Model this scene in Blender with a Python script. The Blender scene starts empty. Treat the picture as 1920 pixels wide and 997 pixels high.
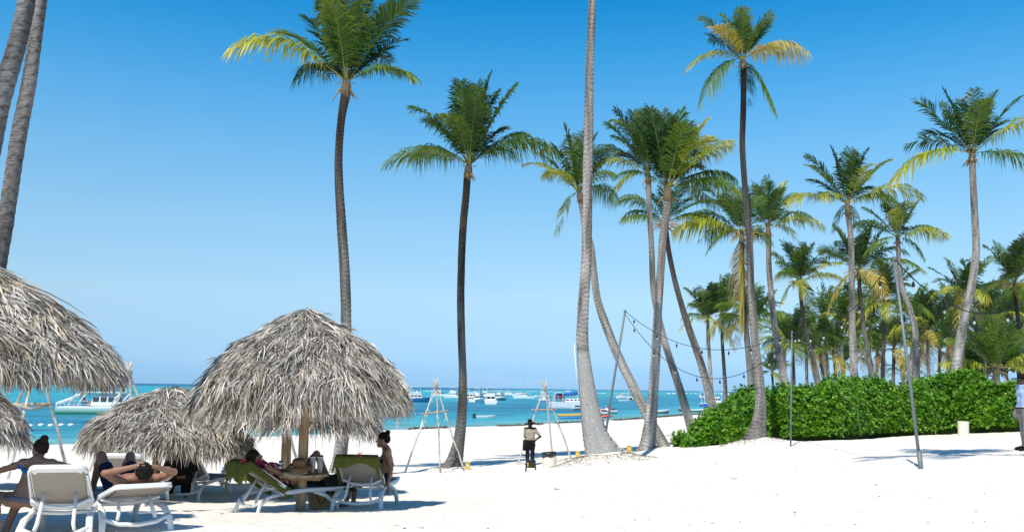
import bpy, math, random
import numpy as np
from mathutils import Vector, Matrix
R_ = random.Random(7)
NP = np.random.RandomState(11)
PI = math.pi
scene = bpy.context.scene
C = scene.collection

# ------------------------------------------------------------------ camera
EYE = 4.0; FPX = 1700.0
PITCH = math.radians(7.68); ROLL = math.radians(0.80)
_F = Vector((0, math.cos(PITCH), math.sin(PITCH)))
_R0 = Vector((1, 0, 0)); _U0 = Vector((0, -math.sin(PITCH), math.cos(PITCH)))
_R = _R0*math.cos(ROLL) + _U0*math.sin(ROLL)
_U = -_R0*math.sin(ROLL) + _U0*math.cos(ROLL)
cam_d = bpy.data.cameras.new('camera'); cam = bpy.data.objects.new('camera', cam_d); C.objects.link(cam)
m = Matrix((_R, _U, -_F)).transposed().to_4x4(); m.translation = Vector((0, 0, EYE)); cam.matrix_world = m
cam_d.sensor_width = 36; cam_d.lens = FPX/1920*36; cam_d.clip_start = 0.1; cam_d.clip_end = 60000
scene.camera = cam

# ------------------------------------------------------------------ sun and sky
SUN_EL = math.radians(55); SHX, SHY = 0.42, 0.907        # shadows fall to the right and away
sun_dir = Vector((-SHX*math.cos(SUN_EL), -SHY*math.cos(SUN_EL), math.sin(SUN_EL))).normalized()
sl = bpy.data.lights.new('sun', 'SUN'); so = bpy.data.objects.new('sun', sl); C.objects.link(so)
sl.energy = 4.9; sl.angle = math.radians(0.55); sl.color = (1.0, 0.93, 0.82)
so.rotation_euler = sun_dir.to_track_quat('Z', 'Y').to_euler(); so.location = (0, 0, 60)
w = bpy.data.worlds.new('World'); scene.world = w; w.use_nodes = True
nt = w.node_tree; nt.nodes.clear()
out = nt.nodes.new('ShaderNodeOutputWorld'); bg = nt.nodes.new('ShaderNodeBackground')
sky = nt.nodes.new('ShaderNodeTexSky'); sky.sky_type = 'NISHITA'; sky.sun_disc = False
sky.sun_elevation = SUN_EL; sky.sun_rotation = math.atan2(sun_dir.x, sun_dir.y)
sky.altitude = 0; sky.air_density = 1.0; sky.dust_density = 0.3; sky.ozone_density = 3.0
tc = nt.nodes.new('ShaderNodeTexCoord'); sep = nt.nodes.new('ShaderNodeSeparateXYZ')
nt.links.new(tc.outputs['Generated'], sep.inputs[0])
ramp = nt.nodes.new('ShaderNodeValToRGB'); el = ramp.color_ramp.elements
SKYRAMP = [(0.0, (.613, 1.19, 2.37)), (.0161, (.639, 1.126, 2.134)), (.0627, (1.038, 1.328, 1.743)), (.0977, (1.374, 1.58, 1.73)), (.1734, (1.466, 1.87, 1.889)), (.2477, (1.196, 2.036, 2.148)), (.2976, (.858, 2.022, 2.306)), (.3563, (.393, 1.882, 2.347)), (.4071, (.122, 1.638, 2.295)), (.6, (.13, 1.0, 1.55)), (1.0, (.16, .85, 1.3))]
while len(el) < len(SKYRAMP): el.new(0.5)
for e, (p, c) in zip(el, SKYRAMP): e.position = p; e.color = (c[0]/2, c[1]/2, c[2]/2, 1)
nt.links.new(sep.outputs['Z'], ramp.inputs[0])
dbl = nt.nodes.new('ShaderNodeMix'); dbl.data_type = 'RGBA'; dbl.blend_type = 'MULTIPLY'; dbl.inputs[0].default_value = 1
nt.links.new(sky.outputs[0], dbl.inputs[6]); nt.links.new(ramp.outputs[0], dbl.inputs[7])
# faint low bank of cloud just above the horizon
cn = nt.nodes.new('ShaderNodeTexNoise'); cn.inputs['Scale'].default_value = 3.0; cn.inputs['Detail'].default_value = 6
cmap = nt.nodes.new('ShaderNodeMapping'); cmap.inputs['Scale'].default_value = (2, 2, 14)
nt.links.new(tc.outputs['Generated'], cmap.inputs[0]); nt.links.new(cmap.outputs[0], cn.inputs['Vector'])
cr = nt.nodes.new('ShaderNodeMapRange'); cr.inputs[1].default_value = .50; cr.inputs[2].default_value = .75; cr.inputs[3].default_value = 0; cr.inputs[4].default_value = .22
nt.links.new(cn.outputs[0], cr.inputs[0])
hz = nt.nodes.new('ShaderNodeMapRange'); hz.inputs[1].default_value = .015; hz.inputs[2].default_value = .10; hz.inputs[3].default_value = 1; hz.inputs[4].default_value = 0
nt.links.new(sep.outputs['Z'], hz.inputs[0])
cm = nt.nodes.new('ShaderNodeMath'); cm.operation = 'MULTIPLY'; nt.links.new(cr.outputs[0], cm.inputs[0]); nt.links.new(hz.outputs[0], cm.inputs[1])
cx = nt.nodes.new('ShaderNodeMix'); cx.data_type = 'RGBA'; nt.links.new(cm.outputs[0], cx.inputs[0]); nt.links.new(dbl.outputs[2], cx.inputs[6]); cx.inputs[7].default_value = (3.6, 4.6, 5.4, 1)
nt.links.new(cx.outputs[2], bg.inputs[0]); bg.inputs[1].default_value = 0.15
nt.links.new(bg.outputs[0], out.inputs[0])
scene.view_settings.view_transform = 'Standard'; scene.view_settings.look = 'None'
scene.view_settings.exposure = 0.1; scene.view_settings.gamma = 1

# ------------------------------------------------------------------ pixel helpers (used once to find world positions)
def ray(px, py): return (_F*FPX + _R*(px-960) - _U*(py-498.5))
def at(px, py, Y):
    d = ray(px, py); t = Y/d.y
    return Vector((0, 0, EYE)) + d*t
def ppm(Y): return FPX/Y
def pix(P):
    v = Vector(P)-Vector((0, 0, EYE)); k = FPX/v.dot(_F); return 960+v.dot(_R)*k, 498.5-v.dot(_U)*k

# ------------------------------------------------------------------ noise
_H = np.random.RandomState(3).rand(256, 256)
def vnoise(x, y):
    xi = np.floor(x).astype(int); yi = np.floor(y).astype(int); fx = x-xi; fy = y-yi
    fx = fx*fx*(3-2*fx); fy = fy*fy*(3-2*fy)
    a = _H[xi & 255, yi & 255]; b = _H[(xi+1) & 255, yi & 255]; c = _H[xi & 255, (yi+1) & 255]; d = _H[(xi+1) & 255, (yi+1) & 255]
    return (a*(1-fx)+b*fx)*(1-fy)+(c*(1-fx)+d*fx)*fy
def fbm(x, y, o=4):
    s = 0; a = .5
    for i in range(o): s = s+a*vnoise(x+i*17.3, y+i*9.7); x = x*2.03; y = y*2.03; a *= .5
    return s

# ------------------------------------------------------------------ mesh helpers
def tag(o, label=None, cat=None, group=None, kind=None):
    if label: o['label'] = label
    if cat: o['category'] = cat
    if group: o['group'] = group
    if kind: o['kind'] = kind
    return o
def make_mesh(name, V, F, mat, smooth=False, col=None):
    me = bpy.data.meshes.new(name)
    V = np.asarray(V, dtype=np.float32).reshape(-1, 3)
    if isinstance(F, np.ndarray):
        n, k = F.shape
        me.vertices.add(len(V)); me.vertices.foreach_set('co', V.ravel())
        me.loops.add(n*k); me.loops.foreach_set('vertex_index', F.astype(np.int32).ravel())
        me.polygons.add(n); me.polygons.foreach_set('loop_start', np.arange(0, n*k, k, dtype=np.int32))
        me.update(calc_edges=True)
    else:
        me.from_pydata(V.tolist(), [], F); me.update()
    if smooth: me.polygons.foreach_set('use_smooth', np.ones(len(me.polygons), dtype=bool))
    if col is not None:
        ca = me.color_attributes.new('Col', 'FLOAT_COLOR', 'POINT')
        c = np.ones((len(V), 4), dtype=np.float32); c[:, :3] = np.asarray(col, dtype=np.float32)
        ca.data.foreach_set('color', c.ravel())
    if mat: me.materials.append(mat)
    me.validate(); return me
def part(name, V, F, mat, parent=None, smooth=False, col=None, loc=None):
    me = make_mesh(name, V, F, mat, smooth, col)
    o = bpy.data.objects.new(name, me); C.objects.link(o)
    if parent: o.parent = parent
    if loc is not None: o.location = loc
    return o
def thing(name, label, cat, loc=(0, 0, 0), rz=0, group=None):
    o = bpy.data.objects.new(name, None); C.objects.link(o); o.location = loc; o.rotation_euler = (0, 0, rz); o.empty_display_size = .2
    return tag(o, label, cat, group)
def copy_tree(o, parent=None):
    c = o.copy(); C.objects.link(c); c.parent = parent
    for ch in list(o.children): copy_tree(ch, c)
    return c
class MB:
    def __init__(s): s.V = []; s.F = []; s.c = []; s.col = (1, 1, 1)
    def add(s, V, F, col=None):
        n = len(s.V); s.V += [tuple(v) for v in V]; s.F += [tuple(i+n for i in f) for f in F]
        s.c += [col or s.col]*len(V); return s
    def box(s, c, d, rz=0, taper=1.0, tilt=None, bev=0.0):
        x, y, z = d[0]/2, d[1]/2, d[2]/2
        V = []
        if bev > 0:
            b = min(bev, x*.9, y*.9, z*.9)
            for sz, fx in ((-z, b), (-z+b, 0), (z-b, 0), (z, b)):
                t = 1 if sz < 0 else taper
                xx = (x-fx)*t; yy = (y-fx)*t; bb = b
                for px_, py_ in ((-xx, -yy+bb), (-xx+bb, -yy), (xx-bb, -yy), (xx, -yy+bb), (xx, yy-bb), (xx-bb, yy), (-xx+bb, yy), (-xx, yy-bb)):
                    V.append(Vector((px_, py_, sz)))
            F = [tuple(range(7, -1, -1)), tuple(range(24, 32))]
            for r in range(3):
                for i in range(8): F.append((r*8+i, r*8+(i+1) % 8, r*8+8+(i+1) % 8, r*8+8+i))
        else:
            for sz in (-z, z):
                t = 1 if sz < 0 else taper
                for px_, py_ in ((-x, -y), (x, -y), (x, y), (-x, y)): V.append(Vector((px_*t, py_*t, sz)))
            F = [(3, 2, 1, 0), (4, 5, 6, 7), (0, 1, 5, 4), (1, 2, 6, 5), (2, 3, 7, 6), (3, 0, 4, 7)]
        M = Matrix.Rotation(rz, 3, 'Z')
        if tilt is not None: M = tilt.to_3x3() @ M
        return s.add([M @ v + Vector(c) for v in V], F)
    def tube(s, pts, r, n=8, flat=1.0, cap=True, up=None, col=None):
        V, F = tube_geo(pts, r, n, flat, cap, up); return s.add(V, F, col)
    def lathe(s, prof, c=(0, 0, 0), n=16, M=None):
        V = []; F = []
        for (r, z) in prof:
            for i in range(n):
                a = 2*PI*i/n; V.append(Vector((r*math.cos(a), r*math.sin(a), z)))
        for j in range(len(prof)-1):
            for i in range(n): F.append((j*n+i, j*n+(i+1) % n, (j+1)*n+(i+1) % n, (j+1)*n+i))
        F.append(tuple(range(n-1, -1, -1))); F.append(tuple(range((len(prof)-1)*n, len(prof)*n)))
        if M is not None: V = [M @ v for v in V]
        return s.add([v+Vector(c) for v in V], F)
    def build(s, name, mat, parent=None, smooth=False, loc=None):
        return part(name, s.V, s.F, mat, parent, smooth, s.c, loc)
def tube_geo(pts, r, n=8, flat=1.0, cap=True, up=None):
    pts = [Vector(p) for p in pts]; k = len(pts)
    rs = r if isinstance(r, (list, tuple)) else [r]*k
    V = []; F = []; u = None
    for i, p in enumerate(pts):
        t = (pts[min(i+1, k-1)]-pts[max(i-1, 0)]).normalized()
        if up is not None: a = Vector(up)
        elif u is None: a = Vector((0, 0, 1)) if abs(t.z) < .9 else Vector((1, 0, 0))
        else: a = u
        sd = t.cross(a)
        if sd.length < 1e-6: sd = t.cross(Vector((1, 0, 0)))
        sd.normalize(); u = sd.cross(t).normalized()
        for j in range(n):
            an = 2*PI*(j+.5)/n; V.append(p+sd*(math.cos(an)*rs[i])+u*(math.sin(an)*rs[i]*flat))
    for i in range(k-1):
        for j in range(n): F.append((i*n+j, i*n+(j+1) % n, (i+1)*n+(j+1) % n, (i+1)*n+j))
    if cap: F.append(tuple(range(n-1, -1, -1))); F.append(tuple(range((k-1)*n, k*n)))
    return V, F
def spline(pts, n):
    """Catmull-Rom through points, n samples, roughly even"""
    P = [np.array(p, float) for p in pts]; P = [2*P[0]-P[1]]+P+[2*P[-1]-P[-2]]
    out = []; k = len(P)-3
    for q in range(n):
        u = q/(n-1)*k; i = min(int(u), k-1); t = u-i
        a, b, c, d = P[i:i+4]
        out.append(.5*((2*b)+(-a+c)*t+(2*a-5*b+4*c-d)*t*t+(-a+3*b-3*c+d)*t**3))
    return np.array(out)

# ------------------------------------------------------------------ materials
def mat(name, color=(.5, .5, .5), rough=.7, spec=.3, metal=0, noise=0, nscale=8, bump=0, bscale=None, vc=False, transl=0, dark=None, stretch=None, alpha=1, trans=0, coat=0, detail=5):
    m = bpy.data.materials.new(name); m.use_nodes = True; t = m.node_tree; N = t.nodes; L = t.links
    b = N['Principled BSDF']; b.inputs['Roughness'].default_value = rough; b.inputs['Metallic'].default_value = metal
    b.inputs['Specular IOR Level'].default_value = spec; b.inputs['Coat Weight'].default_value = coat
    src = None
    rgb = N.new('ShaderNodeRGB'); rgb.outputs[0].default_value = (*color, 1); src = rgb.outputs[0]
    if vc:
        a = N.new('ShaderNodeVertexColor'); a.layer_name = 'Col'
        mx = N.new('ShaderNodeMix'); mx.data_type = 'RGBA'; mx.blend_type = 'MULTIPLY'; mx.inputs[0].default_value = 1
        L.new(src, mx.inputs[6]); L.new(a.outputs[0], mx.inputs[7]); src = mx.outputs[2]
    tcn = N.new('ShaderNodeTexCoord'); vec = tcn.outputs['Object']
    if stretch:
        mp = N.new('ShaderNodeMapping'); mp.inputs['Scale'].default_value = stretch; L.new(vec, mp.inputs[0]); vec = mp.outputs[0]
    if noise or bump:
        nz = N.new('ShaderNodeTexNoise'); nz.inputs['Scale'].default_value = nscale; nz.inputs['Detail'].default_value = detail; L.new(vec, nz.inputs['Vector'])
    if noise:
        mr = N.new('ShaderNodeMapRange'); mr.inputs[1].default_value = .3; mr.inputs[2].default_value = .7; L.new(nz.outputs[0], mr.inputs[0])
        dk = N.new('ShaderNodeMix'); dk.data_type = 'RGBA'; dk.blend_type = 'MULTIPLY'; dk.inputs[0].default_value = noise
        cr_ = N.new('ShaderNodeMix'); cr_.data_type = 'RGBA'; cr_.inputs[6].default_value = (*(dark or (.35, .33, .3)), 1); cr_.inputs[7].default_value = (1.15, 1.15, 1.15, 1)
        L.new(mr.outputs[0], cr_.inputs[0]); L.new(src, dk.inputs[6]); L.new(cr_.outputs[2], dk.inputs[7]); src = dk.outputs[2]
    L.new(src, b.inputs['Base Color'])
    if bump:
        if bscale:
            nb = N.new('ShaderNodeTexNoise'); nb.inputs['Scale'].default_value = bscale; nb.inputs['Detail'].default_value = 6; L.new(vec, nb.inputs['Vector'])
        else: nb = nz
        bp = N.new('ShaderNodeBump'); bp.inputs['Strength'].default_value = 1; bp.inputs['Distance'].default_value = bump; L.new(nb.outputs[0], bp.inputs['Height']); L.new(bp.outputs[0], b.inputs['Normal'])
    if trans: b.inputs['Transmission Weight'].default_value = trans
    if transl:
        tr = N.new('ShaderNodeBsdfTranslucent'); ms = N.new('ShaderNodeMixShader'); ms.inputs[0].default_value = transl
        hs = N.new('ShaderNodeHueSaturation'); hs.inputs['Value'].default_value = 1.5; hs.inputs['Hue'].default_value = .485; L.new(src, hs.inputs['Color']); L.new(hs.outputs[0], tr.inputs[0])
        L.new(b.outputs[0], ms.inputs[1]); L.new(tr.outputs[0], ms.inputs[2]); L.new(ms.outputs[0], N['Material Output'].inputs[0])
    return m
M_sand = mat('sand', (.785, .735, .66), .95, .1, noise=.10, nscale=1.3, bump=.035, bscale=9, dark=(.72, .7, .66), vc=True)
M_frond = mat('palm_frond', (1, 1, 1), .42, .36, vc=True, transl=.22)
M_trunk = mat('palm_trunk', (1, 1, 1), .95, .1, vc=True, noise=.8, nscale=14, bump=.035, stretch=(1, 1, 5), dark=(.45, .43, .42))
M_fibre = mat('palm_fibre', (1, 1, 1), .9, .1, vc=True, noise=.5, nscale=20)
M_thatch = mat('dry_thatch', (1, 1, 1), .8, .25, vc=True, noise=.35, nscale=30, transl=.08)
M_wood = mat('weathered_wood', (.36, .29, .21), .9, .1, noise=.7, nscale=18, bump=.004, stretch=(1, 1, .12), vc=True)
M_driftwood = mat('driftwood', (.44, .40, .35), .95, .1, noise=.7, nscale=9, bump=.006, stretch=(1, 1, .4), vc=True)
M_plastic = mat('white_resin', (.74, .74, .73), .45, .4, noise=.12, nscale=6, dark=(.8, .78, .74))
M_sling = mat('taupe_mesh_sling', (.30, .27, .235), .85, .15, noise=.2, nscale=90, dark=(.7, .7, .7))
M_leaf = mat('shrub_leaf', (1, 1, 1), .38, .5, vc=True, transl=.3)
M_shade_core = mat('shrub_core', (.03, .05, .012), .95, .05, noise=.6, nscale=4)  # near-black green: the shade inside the shrubs is put into the colour
M_skin = mat('skin', (1, 1, 1), .55, .35, vc=True)
M_hair = mat('hair', (1, 1, 1), .75, .12, vc=True, noise=.6, nscale=60, bump=.004)
M_cloth = mat('cloth', (1, 1, 1), .9, .1, vc=True, noise=.3, nscale=25, bump=.004, dark=(.6, .6, .6))
M_towel = mat('green_towel', (.115, .125, .03), .98, .05, noise=.35, nscale=40, bump=.006, dark=(.55, .55, .5))
M_boat = mat('boat_paint', (1, 1, 1), .3, .5, vc=True)
M_glass = mat('dark_window', (.03, .045, .06), .1, .8)
M_metal = mat('galvanised_steel', (.17, .20, .215), .55, .4, metal=.3, noise=.4, nscale=12, dark=(.5, .5, .5))
M_black = mat('black_plastic', (.018, .018, .02), .5, .4, noise=.3, nscale=10)
M_paint = mat('painted', (1, 1, 1), .6, .3, vc=True, noise=.25, nscale=9, dark=(.75, .72, .68))
M_straw = mat('straw', (1, 1, 1), .85, .15, vc=True, noise=.5, nscale=70, dark=(.5, .45, .4))
M_clear = mat('clear_glass', (.9, .95, .97), .05, .5, trans=.9)

# ------------------------------------------------------------------ terrain
CTRL = [(110, 1035, 9.6), (-40, 1035, 9.6), (260, 992, 10.6), (330, 985, 10.8), (960, 1010, 10.2), (700, 1010, 10.4), (563, 957, 14.3), (700, 952, 14.8), (480, 962, 14.2), (830, 945, 15.2),
        (365, 937, 18.6), (300, 925, 18.9), (440, 925, 19.5), (60, 925, 16), (620, 893, 30), (850, 882, 36), (760, 885, 34), (960, 885, 32), (1030, 888, 32.7), (992, 870, 36), (1083, 856, 41), (1180, 848, 41),
        (1130, 872, 27.5), (1215, 850, 34), (1250, 840, 38), (1300, 836, 40), (1310, 836, 38), (1420, 830, 33.0), (1482, 837, 28), (1300, 880, 23), (1400, 940, 14), (1500, 997, 9.9), (1900, 997, 9.4),
        (1728, 880, 16.5), (1915, 846, 21), (1600, 827, 36), (1700, 820, 37), (1811, 815, 39), (1900, 812, 37), (1850, 860, 18), (1760, 812, 41), (1860, 808, 41), (1990, 805, 41), (1700, 816, 40), (130, 885, 24), (10, 900, 24), (460, 868, 32), (1100, 960, 13), (800, 985, 12)]
EXTRA = [(-14, 65, .35), (-5, 75, .4), (5, 85, .4), (14, 95, .4), (-25, 45, .5), (28, 75, 1.2), (45, 60, 1.4), (60, 100, 1.2), (60, 160, .8), (100, 250, .8), (-60, 20, 1.2), (-40, 5, 2.0), (0, 0, 2.4), (0, -40, 2.6), (50, -30, 2.8), (-50, -40, 2.4), (60, 20, 2.8), (150, 200, 1.2), (300, 400, 1.2), (120, 60, 2.2)]
cp = np.array([tuple(at(*c)) for c in CTRL]+EXTRA)
def tps_fit(P, lam):
    n = len(P); d = np.linalg.norm(P[:, None, :2]-P[None, :, :2], axis=2); K = np.where(d > 0, d*d*np.log(d+1e-9), 0)
    A = np.zeros((n+3, n+3)); A[:n, :n] = K+lam*np.eye(n); A[:n, n] = 1; A[:n, n+1:] = P[:, :2]; A[n, :n] = 1; A[n+1:, :n] = P[:, :2].T
    return np.linalg.solve(A, np.concatenate([P[:, 2], np.zeros(3)]))
TW = tps_fit(cp, .6)
SHX_ = np.array([-3000, -400, -100, -39, -33, -29, -14, -10.4, 0, 13, 31.6, 73, 150, 600, 3000.])
SHY_ = np.array([-400, 10, 45, 53, 58, 61, 79, 88, 101, 122, 158, 260, 450, 1300, 4000.])
def shore(x, y):
    ys = np.interp(x, SHX_, SHY_); sl_ = (np.interp(x+2, SHX_, SHY_)-np.interp(x-2, SHX_, SHY_))/4
    return (ys-y)/np.sqrt(1+sl_*sl_)+(fbm(x*.08, y*.08, 3)-.45)*3
MOUNDS = [(at(1130, 866, 27.8), .42, .9), (at(1418, 834, 30), .30, .8), (at(850, 882, 36), .15, .8), (at(1222, 848, 34.5), .15, .8), (at(635, 890, 30), .12, .8), (at(1300, 832, 40), .15, 1.0)]
def ground(x, y, fine=True):
    x = np.asarray(x, float); y = np.asarray(y, float); sh = x.shape; xf = x.ravel(); yf = y.ravel()
    xc = np.clip(xf, -150, 400); yc = np.clip(yf, -60, 450)
    z = np.zeros(len(xf))
    n = len(cp)
    for s in range(0, len(xf), 40000):
        e = min(s+40000, len(xf)); d2 = (xc[s:e, None]-cp[None, :, 0])**2+(yc[s:e, None]-cp[None, :, 1])**2
        z[s:e] = (.5*d2*np.log(d2+1e-12)) @ TW[:n]+TW[n]+TW[n+1]*xc[s:e]+TW[n+2]*yc[s:e]
    z = np.clip(z, .25, 4)
    sd = shore(xf, yf)
    k = .35; b = sd*.085
    h = np.clip(.5+.5*(z-b)/k, 0, 1); z = z*(1-h)+b*h-k*h*(1-h)
    z = np.maximum(z, -4)
    for p, a, r in MOUNDS:
        z += a*np.exp(-((xf-p.x)**2+(yf-p.y)**2)/(2*r*r))
    if fine:
        amp = np.clip(sd/10, 0, 1)
        z += amp*((fbm(xf*.35, yf*.35, 2)-.4)*.08+(fbm(xf*1.6, yf*1.6, 3)-.45)*.045+(np.abs(vnoise(xf*3.1+5, yf*3.1)-.5))*.03+(vnoise(xf*6.3+9, yf*6.3)-.5)*.014)
    return z.reshape(sh)
def gz(x, y): return float(ground(np.array([x]), np.array([y]))[0])
def ground_at(px, py):
    d = ray(px, py); ts = np.concatenate([np.linspace(5, 60, 1400), np.geomspace(60, 900, 1500)])
    X = d.x/d.y*ts; Z = EYE+d.z/d.y*ts; g = ground(X, ts)
    i = np.argmax(Z < g)
    return Vector((X[i], ts[i], g[i]))
def on(px, Y):
    p = at(px, 700, Y); p.z = gz(p.x, p.y); return p
# ground sheet
ang = np.concatenate([np.linspace(-PI, -.66, 60)[:-1], np.linspace(-.66, .66, 620), np.linspace(.66, PI, 60)[1:]])
rad = np.concatenate([np.linspace(.3, 8, 40)[:-1], np.geomspace(8, 140, 560)[:-1], np.geomspace(140, 9000, 90)])
A, Rr = np.meshgrid(ang, rad); X = np.sin(A)*Rr; Y = np.cos(A)*Rr
Zg = ground(X, Y)
n1, n0 = X.shape; idx = np.arange(n1*n0).reshape(n1, n0)
F = np.stack([idx[:-1, :-1].ravel(), idx[:-1, 1:].ravel(), idx[1:, 1:].ravel(), idx[1:, :-1].ravel()], 1)
F = F[:, ::-1]
sd = shore(X.ravel(), Y.ravel()).reshape(X.shape)
wet = np.clip(1-(Zg-.02)/.10, 0, 1)[..., None]
colr = np.ones(X.shape+(3,)); colr = colr*(1-wet)+np.array([.72, .66, .58])*wet
part('sand_beach', np.stack([X, Y, Zg], -1).reshape(-1, 3), F, M_sand, smooth=True, col=colr.reshape(-1, 3)).update_tag()
tag(bpy.data.objects['sand_beach'], 'white sand beach sloping down to the sea', None, None, 'structure')

# ------------------------------------------------------------------ sea
ang = np.concatenate([np.linspace(-PI*.75, -.62, 40)[:-1], np.linspace(-.62, .62, 520), np.linspace(.62, PI*.75, 40)[1:]])
rad = np.concatenate([np.geomspace(30, 400, 520)[:-1], np.geomspace(400, 45000, 200)])
A, Rr = np.meshgrid(ang, rad); X = np.sin(A)*Rr; Y = np.cos(A)*Rr
off = -shore(X.ravel(), Y.ravel()).reshape(X.shape)
Rr_ = np.hypot(X, Y)
z = .03*np.sin(X*.9+Y*1.7)*0+(fbm(X*.8, Y*2.2, 3)-.45)*.12*np.clip((400-Rr_)/300, 0, 1)*np.clip(off/10, 0.05, 1)
pale = np.array([.13, .38, .38]); aqua = np.array([.035, .33, .42]); teal = np.array([.001, .125, .24]); turq = np.array([.014, .34, .40]); deep = np.array([.002, .09, .22])
lg = np.log10(np.maximum(off, .5))
st = (fbm(X*.012+3, Y*.03, 4)-.47)*1.1; st2 = (fbm(X*.05+3, Y*.16, 4)-.47)
st3 = (fbm(X*.0035+31, Y*.011+4, 3)-.45)
def sm(a, b, x): t = np.clip((x-a)/(b-a), 0, 1); return (t*t*(3-2*t))[..., None]
c = np.broadcast_to(pale, X.shape+(3,)).copy()
u = lg+st*.35+st2*.25
c = c*(1-sm(.4, 1.2, u))+aqua*sm(.4, 1.2, u)
band = sm(1.22, 1.42, u)*(1-sm(2.0, 2.28, u)); k_ = band*np.clip(.62+st2*1.6+st3*.6, .15, 1)[..., None]
c = c*(1-k_)+teal*k_
c = c*(1-sm(2.0, 2.3, u))+turq*sm(2.0, 2.3, u)
pt = np.clip((fbm(X*.006+7, Y*.02+2, 4)-.52)*9, 0, 1)[..., None]*sm(2.2, 2.4, lg)*.55
c = c*(1-pt)+teal*1.3*pt
c = c*(1-sm(3.1, 3.3, lg+st*.1))+deep*sm(3.1, 3.3, lg+st*.1)
rip = (fbm(X*.25+5, Y*.9, 4)-.47)*1.2*np.clip(900/Rr_, .15, 1); c = c*np.clip(1+rip, .5, 1.6)[..., None]
foam = np.clip(1-np.abs(off-.4)/.5, 0, 1)*np.clip((fbm(X*1.1, Y*1.1, 2)-.3)*4, 0, 1)
c = c*(1-foam[..., None]*.6)+np.array([.7, .75, .75])*foam[..., None]*.6
n1, n0 = X.shape; idx = np.arange(n1*n0).reshape(n1, n0)
F = np.stack([idx[:-1, :-1].ravel(), idx[:-1, 1:].ravel(), idx[1:, 1:].ravel(), idx[1:, :-1].ravel()], 1)[:, ::-1]
keep = (off.ravel()[F] > -6).any(1)
M_sea = mat('sea_water', (1, 1, 1), .3, .06, vc=True)
t = M_sea.node_tree; N = t.nodes; L = t.links; b = N['Principled BSDF']
ge = N.new('ShaderNodeNewGeometry'); mp = N.new('ShaderNodeMapping'); mp.inputs['Scale'].default_value = (.5, 1.2, 1); L.new(ge.outputs['Position'], mp.inputs[0])
nz = N.new('ShaderNodeTexNoise'); nz.inputs['Scale'].default_value = .9; nz.inputs['Detail'].default_value = 8; nz.inputs['Roughness'].default_value = .62; L.new(mp.outputs[0], nz.inputs['Vector'])
bp = N.new('ShaderNodeBump'); bp.inputs['Distance'].default_value = .55; L.new(nz.outputs[0], bp.inputs['Height']); L.new(bp.outputs[0], b.inputs['Normal'])
part('sea', np.stack([X, Y, z], -1).reshape(-1, 3), F[keep], M_sea, smooth=True, col=np.clip(c, 0, 1).reshape(-1, 3))
tag(bpy.data.objects['sea'], 'turquoise sea with darker seagrass bands', None, None, 'structure')
def sea_at(px, py):
    d = ray(px, py); t_ = -EYE/d.z; return Vector((d.x*t_, d.y*t_, 0))
# reef surf: low ridges of broken white water far out
M_foam = mat('foam', (.85, .88, .88), .9, .1, noise=.3, nscale=.5)
V = []; F = []
for (x0, x1, py, th) in ((794, 818, 733.2, .5), (985, 1010, 733.5, .4), (1040, 1085, 735.2, .5), (1095, 1140, 737.3, .5), (1247, 1280, 737.6, .8), (1283, 1308, 737, .6), (1345, 1385, 738.0, .5), (1388, 1412, 737.6, .7), (905, 960, 732.2, .4), (1010, 1040, 733.8, .35), (1145, 1200, 736.5, .3)):
    n = 30; pts = []
    for i in range(n+1):
        px = x0+(x1-x0)*i/n; p = sea_at(px, py+.25*math.sin(i*.7)+R_.uniform(-.1, .1)); hh = th*math.sin(PI*i/n)**.5*R_.uniform(.5, 1.3)+.05
        w_ = p.y*.006
        b0 = len(V); V += [(p.x, p.y-w_, 0.02), (p.x, p.y, hh), (p.x, p.y+w_*2, 0.02)]
        if i: F += [(b0-3, b0, b0+1, b0-2), (b0-2, b0+1, b0+2, b0-1)]
tag(part('breaking_surf', V, F, M_foam, smooth=True), 'thin white lines of surf breaking on the far reef', 'surf', None, 'stuff')
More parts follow.
